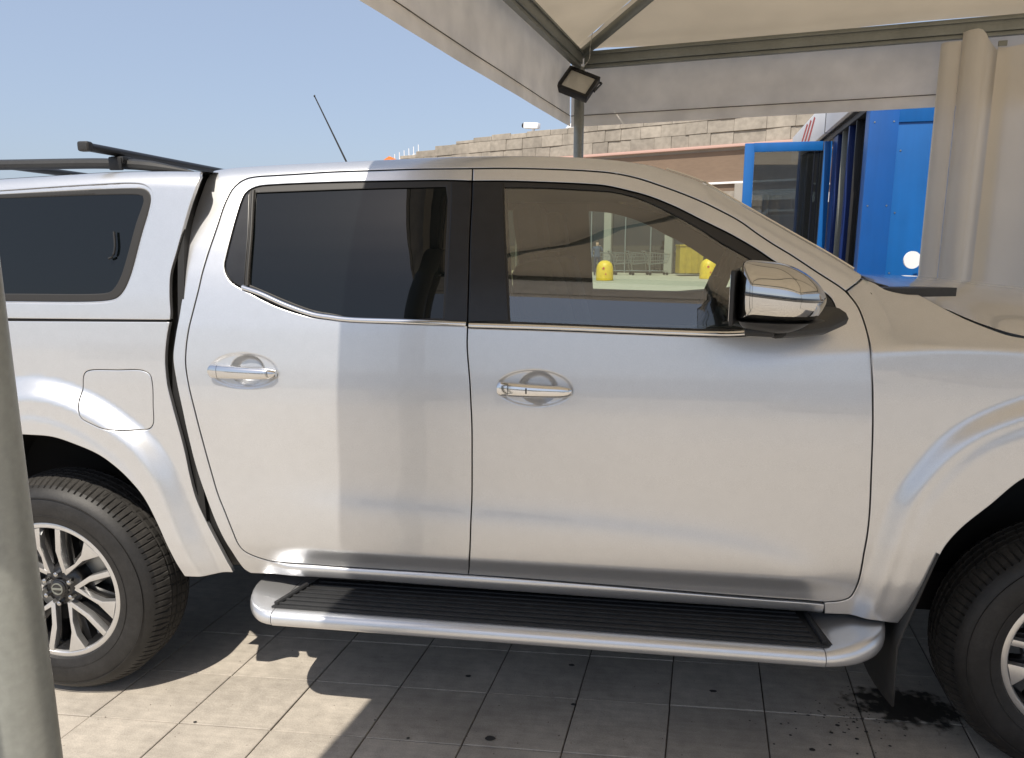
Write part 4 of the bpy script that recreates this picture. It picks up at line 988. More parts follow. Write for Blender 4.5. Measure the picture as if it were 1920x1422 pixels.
# ---- wipers on the cowl
b = MB(); b.tube([(.80, -.60, 1.385), (.76, -.45, 1.402), (.70, -.20, 1.435)], .007, 8); b.tube([(.79, -.66, 1.375), (.73, -.35, 1.418), (.68, -.02, 1.444)], .005, 6); b.build('wiper', M['black'], truck)
b = MB(); b.prism([(.735, -.735), (.80, -.738), (.86, -.725), (.955, -.69), (.94, -.665), (.86, -.64), (.76, -.66)], 1.368, 1.392, plane='xy'); b.build('cowl_corner_trim', M['plastic'], truck)
# ---- interior
MB().box((-.33, 0, .60), (1.9, 1.6, .04)).build('cabin_floor', M['int'], truck)
b = MB(); b.box((-.55, 0, 1.715), (1.3, 1.16, .02), .01); b.build('headliner', M['headliner'], truck)
for s in (-1, 1):
    b = MB(); b.box((-.28, s * .835, .93), (1.75, .05, .62), .02); b.build('door_card', M['int'], truck)
    b = MB()
    for (zz, yy) in ((1.28, .845), (1.70, .655)): pass
    if s < 0: b.tube([(-.45, s * .80, 1.27), (-.47, s * .74, 1.50), (-.46, s * .64, 1.68)], .04, 10, sx=1.3)
    else:
        bmv = [b.bm.verts.new(p) for p in ((-.40, .79, 1.25), (-.105, .79, 1.25), (-.135, .635, 1.70), (-.43, .635, 1.70), (-.40, .83, 1.25), (-.105, .83, 1.25), (-.135, .675, 1.70), (-.43, .675, 1.70))]
        for f in ((0, 1, 2, 3), (4, 5, 6, 7), (0, 1, 5, 4), (1, 2, 6, 5), (2, 3, 7, 6), (3, 0, 4, 7)): b.bm.faces.new([bmv[i] for i in f])
    b.build('centre_pillar', M['int'], truck)
    b = MB(); b.tube([(-1.16, s * .74, 1.28), (-1.16, s * .69, 1.5), (-1.13, s * .58, 1.66)], .05, 10); b.build('rear_pillar', M['int'], truck)
b = MB(); b.box((.62, 0, 1.12), (.34, 1.5, .24), .08, seg=3); b.box((.54, .38, 1.225), (.2, .42, .06), .03); b.box((.2, 0, .86), (.9, .24, .34), .05); b.build('dashboard', M['int'], truck)
def seat(x, y, wd=.50, bench=False):
    t = empty('seat', (x, y, 0), parent=truck)
    MB().box((.02, 0, .88), (.52, wd, .16), .06, rot=Matrix.Rotation(D2R(-6), 3, 'Y'), seg=3).build('seat_cushion', M['seat'], t)
    MB().box((-.30, 0, 1.17), (.14, wd * .96, .60), .06, rot=Matrix.Rotation(D2R(-14), 3, 'Y'), seg=3).build('backrest', M['seat'], t)
    for yy in ([0] if not bench else [-.38, .38]):
        b = MB(); b.box((-.385, yy, 1.565), (.10, .25, .17), .045, rot=Matrix.Rotation(D2R(-8), 3, 'Y'), seg=3)
        b.cyl((-.375, yy - .06, 1.43), (-.38, yy - .06, 1.52), .007); b.cyl((-.375, yy + .06, 1.43), (-.38, yy + .06, 1.52), .007); b.build('headrest', M['seat'], t)
seat(.12, .38); seat(.10, -.38); seat(-.80, 0, 1.36, True)
b = MB(); ax = Matrix.Rotation(D2R(-68), 3, 'Y')
ring = [ax @ Vector((.185 * math.cos(a), .185 * math.sin(a), 0)) + Vector((.43, .38, 1.32)) for a in np.linspace(0, 2 * math.pi, 33)[:-1]]
b.tube(ring, .016, 8, closed=True, up=(1, .2, .1)); b.box((.435, .38, 1.32), (.05, .16, .12), .03)
for a in (0, 90, 180): 
    e = ax @ Vector((.18 * math.sin(D2R(a)), .18 * math.cos(D2R(a)), 0)) + Vector((.43, .38, 1.32)); b.cyl((.435, .38, 1.32), e, .012, seg=8)
b.cyl((.43, .38, 1.32), (.58, .38, 1.16), .03); b.build('steering_wheel', M['int'], truck)
MB().box((.36, 0, 1.62), (.03, .24, .07), .02).build('inner_mirror', M['black'], truck)

# ================================================================== TENTS
KS = .84; P1 = Vector((-.228, 4.396, 0)); L = 4.25; ZZ = lambda z: 1.51 + (z - 1.51) * KS; ZE = ZZ(2.76)
def tent(name, org, label, rows_=10, skip=(), front_valance=True):
    t = empty(name, org); tag(t, label, 'tent')
    O = Vector((0, 0, 0)); A = e1 * L; B = A + e2 * L; C_ = e2 * L; cor = [O, A, B, C_]
    apex = (A + C_) / 2 + Vector((0, 0, ZE + .60)); 
    # eave beams (galvanised twin channel profile)
    for i in range(4):
        a = cor[i]; b_ = cor[(i + 1) % 4]; d = (b_ - a).normalized(); n = Vector((-d.y, d.x, 0)); 
        if n.dot((A + C_) / 2 - a) < 0: n = -n
        q = d.to_track_quat('X', 'Z').to_matrix(); c = (a + b_) / 2
        b = MB(); b.box(c + Vector((0, 0, ZE - .012)), (L - .06, .052, .070), .006, rot=q); b.box(c + Vector((0, 0, ZE - .057)), (L - .06, .032, .018), .003, rot=q); b.box(c + n * .033 + Vector((0, 0, ZE + .006)), (L - .08, .006, .012), .001, rot=q); b.build('eave_beam', M['galv'], t, angle=30)
    for i in range(4):
        a = cor[i] + Vector((0, 0, ZE + .01)); d = apex - a; 
        b = MB(); b.cyl(a, a + d * .985, .026, seg=16); b.build('hip_rafter', M['galv'], t)
    MB().cyl(apex + Vector((0, 0, -.25)), apex + Vector((0, 0, .35)), .04, .03, 16).build('king_post', M['galv'], t)
    # membrane : four triangles, sagging slightly
    mid_ = (A + C_) / 2; kx = 1 + .077 / (L / 2)
    for i in range(4):
        a = mid_ + (cor[i] - mid_) * kx + Vector((0, 0, ZE + .046)); b_ = mid_ + (cor[(i + 1) % 4] - mid_) * kx + Vector((0, 0, ZE + .046)); ap = apex + Vector((0, 0, .06))
        N = 22; V = []; F_ = []
        r_ = random.Random(i)
        for j in range(N + 1):
            u = j / N; lft = a.lerp(ap, u); rg = b_.lerp(ap, u)
            for k in range(N + 1):
                v = k / N; p = lft.lerp(rg, v); sag = -.05 * math.sin(math.pi * u) * math.sin(math.pi * v)
                wr = .006 * math.sin(v * 19 + u * 7) * max(0, 1 - u * 2.5) + .010 * math.sin((v * 40 + u * 60)) * math.exp(-((v) ** 2 + u ** 2) * 30)
                V.append(p + Vector((0, 0, sag + wr)))
        for j in range(N):
            for k in range(N): F_.append((j * (N + 1) + k, j * (N + 1) + k + 1, (j + 1) * (N + 1) + k + 1, (j + 1) * (N + 1) + k))
        meshobj('roof_membrane', V, F_, M['membrane'], t, True)
    # valances
    for i in range(4):
        if i in skip: continue
        a = cor[i]; b_ = cor[(i + 1) % 4]; d = (b_ - a).normalized(); out = ((a + b_) / 2 - (A + C_) / 2).normalized()
        N = 90; V = []; F_ = []; zs = [ZE + .045, ZE - .04] + [ZZ(q_) for q_ in (2.60, 2.50, 2.41, 2.3985, 2.395, 2.36, 2.325)]
        for j in range(N + 1):
            u = j / N; p = a.lerp(b_, u) + d * (.05 if u < .5 else -.05) * (1 - 2 * abs(.5 - u)) * 0 + out * .073 + d * (-.066 + .132 * u)
            for zi, z_ in enumerate(zs):
                wv = .006 * math.sin(u * 7 + i) * (zi / 8) + .002 * math.sin(u * 23 + i * 2) * (zi / 8) + .0006 * math.sin(u * 60 + zi)
                V.append(p + out * (wv + (.0025 if zi in (5,) else 0)) + Vector((0, 0, z_ + .002 * math.sin(u * 6 + i) * (zi == 8))))
        w_ = len(zs)
        for j in range(N):
            for k in range(w_ - 1): F_.append((j * w_ + k, (j + 1) * w_ + k, (j + 1) * w_ + k + 1, j * w_ + k + 1))
        vo = meshobj('valance', V, F_, M['valance'], t, True)
        for sgn in (-.003, .003):
            b = MB(); b.tube([Vector(V[j * w_ + 5]) + out * sgn for j in range(0, N + 1, 3)], .0022, 4); b.build('hem_stitching', M['stitch'], vo)
    return t
tentA = tent('canopy_tent', P1, 'square frame tent with a beige fabric roof standing over the front of the truck')
def leg(name, p, r, h, label):
    t = empty('metal_post', p); tag(t, label, 'post', 'steel posts of the tent')
    MB().cyl((0, 0, .01), (0, 0, h), r, seg=32).build('pole', M['galvp'], t)
    MB().box((0, 0, .006), (.18, .18, .010), .003).build('foot_plate', M['galv'], t)
    return t
leg('tent_leg', P1 + e2 * 4.235 * KS + e1 * .008, .0455, ZE - .06, 'thick grey-green post in the left foreground, before the rear wheel')
leg('tent_leg', P1, .029, ZE - .055, 'thin tent leg under the black floodlight, behind the cab roof')
leg('tent_leg', P1 + e1 * L, .035, ZE - .055, 'tent leg at the far end of the hanging side curtain')
leg('tent_leg', P1 + e2 * L, .035, ZE - .055, 'tent leg at the near left corner, beside the photographer')
leg('tent_leg', P1 + e2 * L + e1 * L, .035, ZE - .055, 'tent leg at the near right corner, in front of the truck')
# ---- floodlight hung under the far tent corner
fl = empty('floodlight', P1 + e2 * .134 + e1 * .025 + Vector((0, 0, ZZ(2.555))))
tag(fl, 'black square LED floodlight hung tilted from the tent corner', 'floodlight')
q = (Matrix.Rotation(PSI, 3, 'Z') @ Matrix.Rotation(D2R(24), 3, 'Y') @ Matrix.Rotation(D2R(-16), 3, 'Z') @ Matrix.Rotation(D2R(-32), 3, 'X'))
def lb(c, d, bev=.003): return MB().box(q @ Vector(c), d, bev, rot=q)
b = MB()
for c, d in (((0, 0, .0925), (.225, .05, .024)), ((0, 0, -.0925), (.225, .05, .024)), ((-.1005, 0, 0), (.024, .05, .162)), ((.1005, 0, 0), (.024, .05, .162)), ((0, .018, 0), (.18, .015, .165))): b.box(q @ Vector(c), d, .004, rot=q)
b.build('housing', M['black'], fl)
lb((0, -.010, 0), (.176, .006, .161), .001).build('lens', M['lens'], fl)
b = MB(); b.tube([q @ Vector(p) for p in ((-.118, .01, 0), (-.118, .05, .13), (0, .06, .15), (.118, .05, .13), (.118, .01, 0))], .009, 6, sx=.4); b.box(q @ Vector((0, .05, .0)), (.12, .04, .10), .01, rot=q); b.build('bracket', M['black'], fl)
b = MB(); b.tube(crom([(.03, .03, .11), (.07, .02, .16), (.075, .0, .22), (.09, -.05, .30)], .02), .0025, 6); b.build('cable', M['lens'], fl)
fl.scale = (KS,) * 3

# ---- side curtain of the tent
def curtain():
    t = empty('tent_curtain', P1 + e1 * 2.05 * KS); tag(t, 'plain beige side curtain hanging from the tent beam beyond the bonnet', 'curtain')
    # path in the tent frame : u along e1, v along -e2
    def sheet(nm, prof, z0, z1, topf=None, m=M['curtain']):
        V = []; F_ = []; pr = crom([(a * KS, c * KS) for a, c in prof], .022); n = len(pr); zs = 14
        for k in range(zs + 1):
            for i, p in enumerate(pr):
                zt_ = ZZ(z1 if topf is None else topf(p[0] / KS)); z_ = z0 + (zt_ - z0) * k / zs; sw = .012 * math.sin(p[0] * 9 + z_ * 1.3) * (1 - k / zs)
                V.append(e1 * (p[0] + sw * .4) - e2 * (p[1] + sw) + Vector((0, 0, z_)))
        for k in range(zs):
            for i in range(n - 1): F_.append((k * n + i, k * n + i + 1, (k + 1) * n + i + 1, (k + 1) * n + i))
        return meshobj(nm, V, F_, m, t, True)
    sheet('curtain_edge_band', [(.11, -.012), (.115, -.045), (.15, -.052), (.20, -.052), (.212, -.035), (.214, -.010)], .02, 2.66)
    sheet('curtain_roll', [(.214, -.030), (.235, -.075), (.275, -.095), (.32, -.075), (.345, -.03), (.40, .02), (.47, .03)], .02, 2.70, lambda u: 2.71 - .10 * max(0, min(1, (u - .29) / .12)))
    sheet('curtain_sheet', [(.40, -.012), (.50, .015), (.62, .03), (.80, -.01), (1.05, .025), (1.35, -.015), (1.7, .02), (2.1, -.01), (2.5, .02), (2.95, 0)], .02, 2.70, lambda u: 2.62 + .085 * min(1, max(0, (u - .45) / .5)))
    b = MB(); b.box(e1 * .35 - e2 * -.025 + Vector((0, 0, ZZ(2.635))), (.038, .010, .025), .003, rot=e1.to_track_quat('X', 'Z').to_matrix()); b.build('curtain_clip', M['galv'], t)
    return t
curtain()
# white round marker on a short arm fixed to the curtain edge
wd = empty('round_marker', c2w(2.875, 5.28) + Vector((0, 0, 1.405)), PSI); tag(wd, 'small white round marker on a short arm in front of the blue kiosk', 'marker')
fq = Vector((math.sin(PSI) * -1, math.cos(PSI), 0))
b = MB(); b.cyl((0, -.006, 0), (0, .006, 0), .062, seg=40); b.build('disc', M['white'], wd)
b = MB(); b.box(Vector((.09, .008, -.012)), (.16, .010, .036), .004); b.box(Vector((.16, .10, -.012)), (.03, .22, .03), .004); b.build('arm', M['white'], wd)

# ================================================================== BLUE KIOSK
ka = PSI - D2R(14); k1 = Vector((math.cos(ka), math.sin(ka), 0)); k2 = Vector((-math.sin(ka), math.cos(ka), 0))
K0 = c2w(2.635, 5.6)
kio = empty('blue_kiosk', K0, ka); tag(kio, 'bright blue site kiosk with a white fascia and an open glazed side', 'kiosk')
kb = MB(); kb.box((.10, .07, 1.40), (.20, .14, 2.80), .004); kb.build('corner_post', M['blue2'], kio)
kb = MB(); kb.box((.62, .085, 1.40), (.84, .05, 2.80), .003); kb.box((.62, .058, 2.60), (.84, .02, .40), .003); kb.build('front_panel', M['blue'], kio)
MB().box((.62, .03, 2.815), (.88, .12, .03), .002).build('panel_cap', M['bluedark'], kio)
for sx, sz in [(a_, c_) for a_ in (.035, .165) for c_ in (.6, 1.2, 1.8, 2.4, 2.7)] + [(a_, c_) for a_ in (.24, 1.0) for c_ in (1.3, 1.75, 2.2, 2.7)]:
    MB().cyl((sx, -.003 if sx < .2 else .056, sz), (sx, .001 if sx < .2 else .061, sz), .006, seg=8).build('screw', M['wire'], kio)
MB().box((1.9, .09, 1.40), (1.70, .06, 2.80), .003).build('front_panel', M['blue'], kio)
MB().box((1.4, 2.1, 2.83), (2.7, 4.0, .06), .004).build('flat_roof', M['white'], kio)
MB().box((2.72, 2.1, 1.4), (.06, 4.0, 2.8)).build('end_wall', M['blue'], kio)
MB().box((1.4, 4.05, 1.4), (2.7, .06, 2.8)).build('rear_wall', M['blue'], kio)
MB().box((1.4, 2.1, .04), (2.6, 3.9, .06)).build('kiosk_floor', M['greywall'], kio)
MB().box((1.4, 2.1, 2.55), (2.6, 3.9, .03)).build('kiosk_ceiling', M['jamb'], kio)
# glazed side wall on local x=0, from y=.14 to 4.1
for y0, wd_, mm in ((.150, .022, 'wire'), (.50, .02, 'black'), (.80, .05, 'bluedark'), (1.08, .012, 'galv'), (1.42, .24, 'bluedark'), (2.4, .08, 'bluedark'), (3.3, .08, 'bluedark'), (4.06, .10, 'blue')):
    MB().box((.035, y0, 1.26), (.06, wd_, 2.50), .003).build('frame_post', M[mm], kio)
for y0, y1 in ((.165, .49), (.51, .775), (.825, 1.07), (1.09, 1.30)):
    MB().box((.055, (y0 + y1) / 2, 1.28), (.008, y1 - y0, 2.40)).build('window_pane', M['darkglass'], kio)
for y0, y1 in ((1.54, 2.36), (2.44, 3.26), (3.34, 4.0)):
    MB().box((.055, (y0 + y1) / 2, 1.28), (.008, y1 - y0, 2.40)).build('window_pane', M['darkglass'], kio)
MB().box((.03, 2.1, 2.52), (.07, 3.95, .05), .003).build('head_rail', M['black'], kio)
fas = MB().box((-.05, .86, 2.70), (.04, 1.40, .30), .003).build('fascia', M['white'], kio)
fas2 = MB().box((-.05, 2.85, 2.70), (.04, 2.50, .30), .003).build('fascia', M['white'], kio)
MB().box((-.065, 1.58, 2.70), (.012, .035, .30), .001).build('fascia_joint', M['black'], kio)
b = MB()
for k, (y, z0, z1) in enumerate(((2.60, 2.60, 2.82), (2.86, 2.63, 2.83), (3.12, 2.66, 2.83))):
    bm = b.bm; P = [(-.0712, y, z0), (-.0712, y + .12, z0 + .02), (-.0712, y - .26, z1), (-.0712, y - .36, z1 - .03)]
    bm.faces.new([bm.verts.new(p) for p in P])
b.build('red_logo', M['red'], fas2)
# glazed door, swung fully open
dr = empty('glazed_door', K0 + k2 * 1.56, ka + math.pi + D2R(2)); tag(dr, 'blue framed glass door of the kiosk standing wide open', 'door')
W_, Hh = .785, 2.44
for c, d in (((.035, 0, 1.25), (.07, .045, Hh)), ((W_ - .045, 0, 1.25), (.09, .045, Hh)), ((W_ / 2, 0, 2.43), (W_ - .162, .045, .085)), ((W_ / 2, 0, .12), (W_ - .162, .045, .18))):
    MB().box(c, d, .004).build('door_rail', M['blue'], dr)
M['doorglass'] = glass_mat('door_glass', (.20, .23, .24), ior=2.1, haze=.02)
MB().box((W_ / 2 - .01, 0, 1.30), (W_ - .165, .008, 2.17)).build('glass_pane', M['doorglass'], dr)
MB().cyl((W_ - .045, -.05, 1.0), (W_ - .045, -.05, 1.3), .012).build('pull_handle', M['galv'], dr)

# ================================================================== WAREHOUSE
A0 = c2w(14.2, 36.0); fd = (c2w(14.2 - 8.4, 36 + 5.45) - A0).normalized(); fa_ = math.atan2(fd.y, fd.x)
wa = empty('warehouse', A0, fa_); tag(wa, 'long low warehouse with stone coloured cladding, pink gutter line and brown wall behind the tent', 'warehouse')
# local x runs along the facade (to the left, away), outward normal = +y local?  (faces the camera)
nrm = Vector((-fd.y, fd.x, 0)); side = 1 if nrm.dot(-A0) > 0 else -1
def fy(v): return v * side
def hb_(s): return float(np.interp(s, [-40, 0, 18, 22, 26, 30], [8.05, 8.05, 8.05, 7.75, 7.2, 6.7]))
b = MB(); b.box((-5, fy(-4), 3.1), (70, 8, 6.2)); b.build('wall', M['wall'], wa, smooth=False)
b = MB(); b.prism([(-40, 6.2), (18, 6.2), (30, 6.2), (30, 6.6), (26, 7.1), (22, 7.65), (18, 7.95), (-40, 7.95)], fy(-8), fy(-.05)); b.build('parapet_wall', M['greywall'], wa, smooth=False)
MB().box((-5, fy(.10), 6.42), (70, .30, .14), .02).build('gutter', M['pink'], wa)
MB().box((-5, fy(.06), 4.62), (70, .14, .10), .01).build('cornice', M['white'], wa)
rw = random.Random(5); pb = []
for row in range(3):
    z0 = 6.50 + row * .62; x = -3.5 + rw.uniform(0, .5)
    while x < 27:
        w_ = rw.choice([.95, 1.15, 1.35, 1.6]); z1 = min(z0 + .60, hb_(x + w_ / 2) + rw.uniform(-.05, .03))
        if z1 - z0 > .12:
            o = MB().box((0, 0, 0), (w_ - .012, .10, z1 - z0 + .012), .012, seg=1).build('cladding_panel', M['panel'], wa, smooth=False)
            o.location = (x + w_ / 2, fy(.02 + rw.uniform(0, .05)), (z0 + z1) / 2); o.rotation_euler = (fy(rw.uniform(.02, .10)), rw.uniform(-.010, .010), rw.uniform(-.03, .03))
        x += w_
    
# ground floor bays : piers, shop glazing and pale panels
for k in range(14):
    x = -22 + k * 3.6
    MB().box((x, fy(.12), 2.28), (.45, .25, 4.56), .02).build('pier', M['greywall'], wa, smooth=False)
    f = MB().box((x + 1.8, fy(.05), 1.9), (3.1, .08, 3.8), .01).build('shop_window', M['darkglass'], wa, smooth=False)
    MB().box((x + 1.8, fy(.11), 3.95), (3.1, .10, .5), .01).build('transom_panel', M['panel'] if k % 2 else M['white'], wa, smooth=False)
    for mx in (-.75, .75): MB().box((x + 1.8 + mx, fy(.11), 1.85), (.07, .06, 3.7)).build('mullion', M['wire'], f, smooth=False)
# things standing on the warehouse roof edge
def onroof(nm, s, z, label, cat, back=.6):
    t = empty(nm, A0 + fd * s - nrm * side * back + Vector((0, 0, z)), fa_); tag(t, label, cat); return t
t = onroof('security_camera', 15.6, 8.0, 'white security camera with a black lens on the warehouse parapet', 'security camera', .1)
b = MB(); b.box((0, 0, .40), (1.0, .34, .34), .06, rot=Matrix.Rotation(D2R(-6), 3, 'Y')); b.build('camera_body', M['white'], t)
MB().cyl((.46, 0, .45), (.62, 0, .47), .14, seg=16).build('camera_lens', M['black'], t)
b = MB(); b.box((-.1, 0, .12), (.14, .14, .3), .02); b.build('camera_mount', M['white'], t)
t = onroof('roof_vent', 12.6, 8.0, 'white rounded vent cowl on the warehouse roof edge', 'roof vent', .9)
b = MB(); b.sphere((0, 0, .1), (2.3, 1.2, .95), 24, 12); b.box((0, 0, -.1), (1.6, .9, .3), .05); b.build('vent_cowl', M['white'], t)
rf = c2w(-8.6, 55.0)
for k in range(7):
    p = c2w(-8.9 + k * .36, 55.0 - .1 * k); t = empty('white_mast', p)
    tag(t, ('%s thin white mast of the group, counting from the orange gable' % ['first', 'second', 'third', 'fourth', 'fifth', 'sixth', 'last'][k]), 'mast', 'white masts above the cab roof')
    MB().cyl((0, 0, 0), (0, 0, 7.9 + .12 * k), .045, .03, 8).cyl((-.10, 0, 7.4 + .1 * k), (.12, 0, 7.5 + .1 * k), .03, seg=6).build('mast_pole', M['white'], t)
t = empty('orange_gable', c2w(-8.65, 54.0)); tag(t, 'orange peaked housing left of the white masts above the cab roof', 'roof housing')
b = MB(); b.prism([(-.6, 0), (.6, 0), (.6, 7.35), (.25, 7.6), (0, 7.72), (-.3, 7.55), (-.6, 7.35)], -.5, .5); b.build('gable_body', M['orange'], t)
# street lamp far left
t = empty('street_lamp', c2w(-21.35, 30.5)); tag(t, 'tall grey street lamp at the left edge beyond the truck', 'street lamp')
MB().cyl((0, 0, 0), (0, 0, 7.9), .09, .055, 12).build('lamp_post', M['galv'], t)
MB().box((.05, 0, 8.0), (.55, .16, .09), .03, rot=Matrix.Rotation(D2R(10), 3, 'Y')).build('lamp_head', M['black'], t)

# ---- yellow dome bollards
def bollard(p, sc_, label):
    t = empty('dome_bollard', p); tag(t, label, 'bollard', 'yellow dome bollards')
    b = MB(); b.lathe([(.0, .86), (.10, .85), (.20, .81), (.28, .74), (.335, .63), (.36, .50), (.37, .30), (.375, .04), (.37, .0)], 36, axis='z'); 
    b.build('dome', M['yellow'], t)
    m_ = MB(); m_.cyl((-.05, -.345, .52), (-.05, -.372, .52), .05, seg=12).cyl((.05, -.352, .28), (.05, -.380, .28), .035, seg=12); m_.build('red_sticker', M['red'], t)
    t.scale = (sc_,) * 3; return t
bollard(c2w(4.05, 32.0), 1.0, 'yellow dome bollard with red stickers, leftmost seen through the front side window')
bollard(c2w(9.0, 33.6), 1.05, 'yellow dome bollard in front of the person in blue, seen through the window')
bollard(c2w(10.25, 32.2), 1.0, 'yellow dome bollard half hidden by the door mirror')
# ---- yellow skip
t = empty('yellow_skip', c2w(8.95, 37.0), PSI); tag(t, 'yellow metal skip against the warehouse wall', 'skip')
b = MB(); b.prism([(-.95, .15), (.75, .15), (.95, 1.75), (-.95, 1.75)], -.6, .6, .0); b.build('tub', M['mustard'], t, smooth=False)
MB().box((0, 0, 1.78), (2.0, 1.32, .10), .02).build('rim', M['mustard'], t)
for k in (-.5, 0, .5): MB().box((k, -.63, .95), (.08, .07, 1.5), .01).build('rib', M['mustard'], t)
t.scale = (.64, .8, .84)
# ---- row of shopping trolleys
def trolley(p, rz, label):
    t = empty('shopping_trolley', p, rz); tag(t, label, 'shopping trolley', 'trolleys parked by the wall')
    b = MB()
    def bar(a, c, r=.014): b.cyl(a, c, r, seg=6)
    T = [(-.55, -.35, 1.15), (.55, -.28, 1.05), (.55, .28, 1.05), (-.55, .35, 1.15)]; Bm = [(-.45, -.28, .55), (.42, -.22, .62), (.42, .22, .62), (-.45, .28, .55)]
    for R_ in (T, Bm):
        for i in range(4): bar(R_[i], R_[(i + 1) % 4], .018)
    for i in range(4): bar(T[i], Bm[i], .016)
    for k in range(1, 8):
        u = k / 8
        for s in (0, 3):
            s2 = 1 if s == 0 else 2; a = Vector(T[s]).lerp(Vector(T[s2]), u); c = Vector(Bm[s]).lerp(Vector(Bm[s2]), u); bar(a, c, .009)
    for k in (.35, .7):
        for s, s2 in ((0, 1), (3, 2)): bar(Vector(T[s]).lerp(Vector(Bm[s]), k), Vector(T[s2]).lerp(Vector(Bm[s2]), k), .009)
    b.build('basket', M['wire'], t)
    b = MB()
    for s in (-.25, .25): b.tube([(-.75, s, 1.2), (-.60, s, .9), (-.5, s, .22), (.5, s * .8, .20)], .022, 6)
    b.cyl((-.75, -.32, 1.2), (-.75, .32, 1.2), .03, seg=8); b.build('frame', M['wire'], t)
    for x in (-.45, .45):
        for s in (-.22, .22): MB().cyl((x, s - .02, .07), (x, s + .02, .07), .07, seg=12).build('castor', M['black'], t)
    return t
tl = [('shopping trolley nearest the yellow skip, leading the parked row',), ('second shopping trolley of the row counting from the yellow skip',), ('third shopping trolley of the row counting from the yellow skip',), ('shopping trolley farthest from the yellow skip, at the left of the row',)]
for k in range(4): trolley(c2w(7.45 - k * .85, 37.6 + .15 * k), PSI + .15, tl[k][0])
# ---- people by the warehouse, seen through the truck windows
def person(p, rz, label, top, legs, pose):
    t = empty('person', p, rz); tag(t, label, 'person')
    J = dict(pel=(0, 0, .95), ch=(0, 0, 1.30), nk=(0, 0, 1.47), hd=(0, -.02, 1.56), ht=(0, 0, 1.68),
             ls=(-.19, 0, 1.40), le=(-.26, .02, 1.13), lh=(-.25, -.10, .90), rs=(.19, 0, 1.40), re=(.27, .02, 1.13), rh=(.27, -.08, .88),
             lk=(-.11, -.03, .50), la=(-.12, .02, .08), lt=(-.13, -.14, .04), lp=(-.10, 0, .90), rp=(.10, 0, .90), rk=(.11, -.03, .50), ra=(.12, .03, .08), rt=(.13, -.13, .04))
    J.update(pose)
    Rd = dict(pel=.15, ch=.155, nk=.055, hd=.095, ht=.075, ls=.065, le=.045, lh=.035, rs=.065, re=.045, rh=.035, lp=.095, rp=.095, lk=.062, la=.042, lt=.035, rk=.062, ra=.042, rt=.035)
    E_ = [('pel', 'ch'), ('ch', 'nk'), ('nk', 'hd'), ('hd', 'ht'), ('ch', 'ls'), ('ls', 'le'), ('le', 'lh'), ('ch', 'rs'), ('rs', 're'), ('re', 'rh'), ('pel', 'lp'), ('lp', 'lk'), ('lk', 'la'), ('la', 'lt'), ('pel', 'rp'), ('rp', 'rk'), ('rk', 'ra'), ('ra', 'rt')]
    ks = list(J); me = bpy.data.meshes.new('body'); me.from_pydata([J[k] for k in ks], [(ks.index(a), ks.index(c)) for a, c in E_], [])
    o = link('body', me, None, t); sk_ = o.modifiers.new('skin', 'SKIN'); sk_.use_smooth_shade = True; ss = o.modifiers.new('sub', 'SUBSURF'); ss.levels = 1; ss.render_levels = 2
    for i, k in enumerate(ks): me.skin_vertices[0].data[i].radius = (Rd[k], Rd[k] * (.72 if k in ('pel', 'ch') else 1)); me.skin_vertices[0].data[i].use_root = (k == 'pel')
    # colour by height : skin / shirt / trousers
    m = bpy.data.materials.new('figure'); m.use_nodes = True; nt_ = m.node_tree; bs_ = nt_.nodes['Principled BSDF']; bs_.inputs['Roughness'].default_value = .85
    tc = nt_.nodes.new('ShaderNodeTexCoord'); sp_ = nt_.nodes.new('ShaderNodeSeparateXYZ'); nt_.links.new(tc.outputs['Object'], sp_.inputs[0])
    cr = nt_.nodes.new('ShaderNodeValToRGB'); cr.color_ramp.interpolation = 'CONSTANT'; dv = nt_.nodes.new('ShaderNodeMath'); dv.operation = 'DIVIDE'; dv.inputs[1].default_value = 2.0
    nt_.links.new(sp_.outputs[2], dv.inputs[0]); nt_.links.new(dv.outputs[0], cr.inputs[0]); e = cr.color_ramp.elements
    e[0].position = 0; e[0].color = (.02, .02, .02, 1); e[1].position = .05; e[1].color = (*legs, 1)
    x = e.new(.465); x.color = (*top, 1); x = e.new(.735); x.color = (.52, .33, .24, 1); nt_.links.new(cr.outputs[0], bs_.inputs[0])
    me.materials.append(m)
    MB().sphere((J['ht'][0], J['ht'][1] + .02, J['ht'][2] + .015), (.20, .22, .17), 16, 10).build('hair', M['jamb'], t)
    for s in (-1, 1): MB().sphere((J['hd'][0] + s * .032, J['hd'][1] - .098, J['hd'][2] + .055), (.018, .012, .010), 8, 6).build('eye', M['jamb'], t)
    MB().sphere((J['hd'][0], J['hd'][1] - .108, J['hd'][2] + .02), (.022, .03, .04), 8, 6).build('nose', M['skin'], t)
    return t
person(c2w(4.28, 37.0), PSI, 'person in dark blue clothes standing by the wall, hand raised to the face', (.05, .075, .13), (.02, .03, .06), dict(re=(.24, -.16, 1.22), rh=(.08, -.24, 1.50)))
person(c2w(9.62, 35.6), PSI + .5, 'person in a blue shirt bending forward behind the middle yellow bollard', (.10, .16, .33), (.05, .05, .12), dict(ch=(0, -.16, 1.26), nk=(0, -.28, 1.38), hd=(0, -.36, 1.44), ht=(0, -.38, 1.56), ls=(-.19, -.2, 1.34), le=(-.27, -.32, 1.08), lh=(-.18, -.5, .98), rs=(.19, -.2, 1.34), re=(.27, -.32, 1.08), rh=(.18, -.5, .98)))

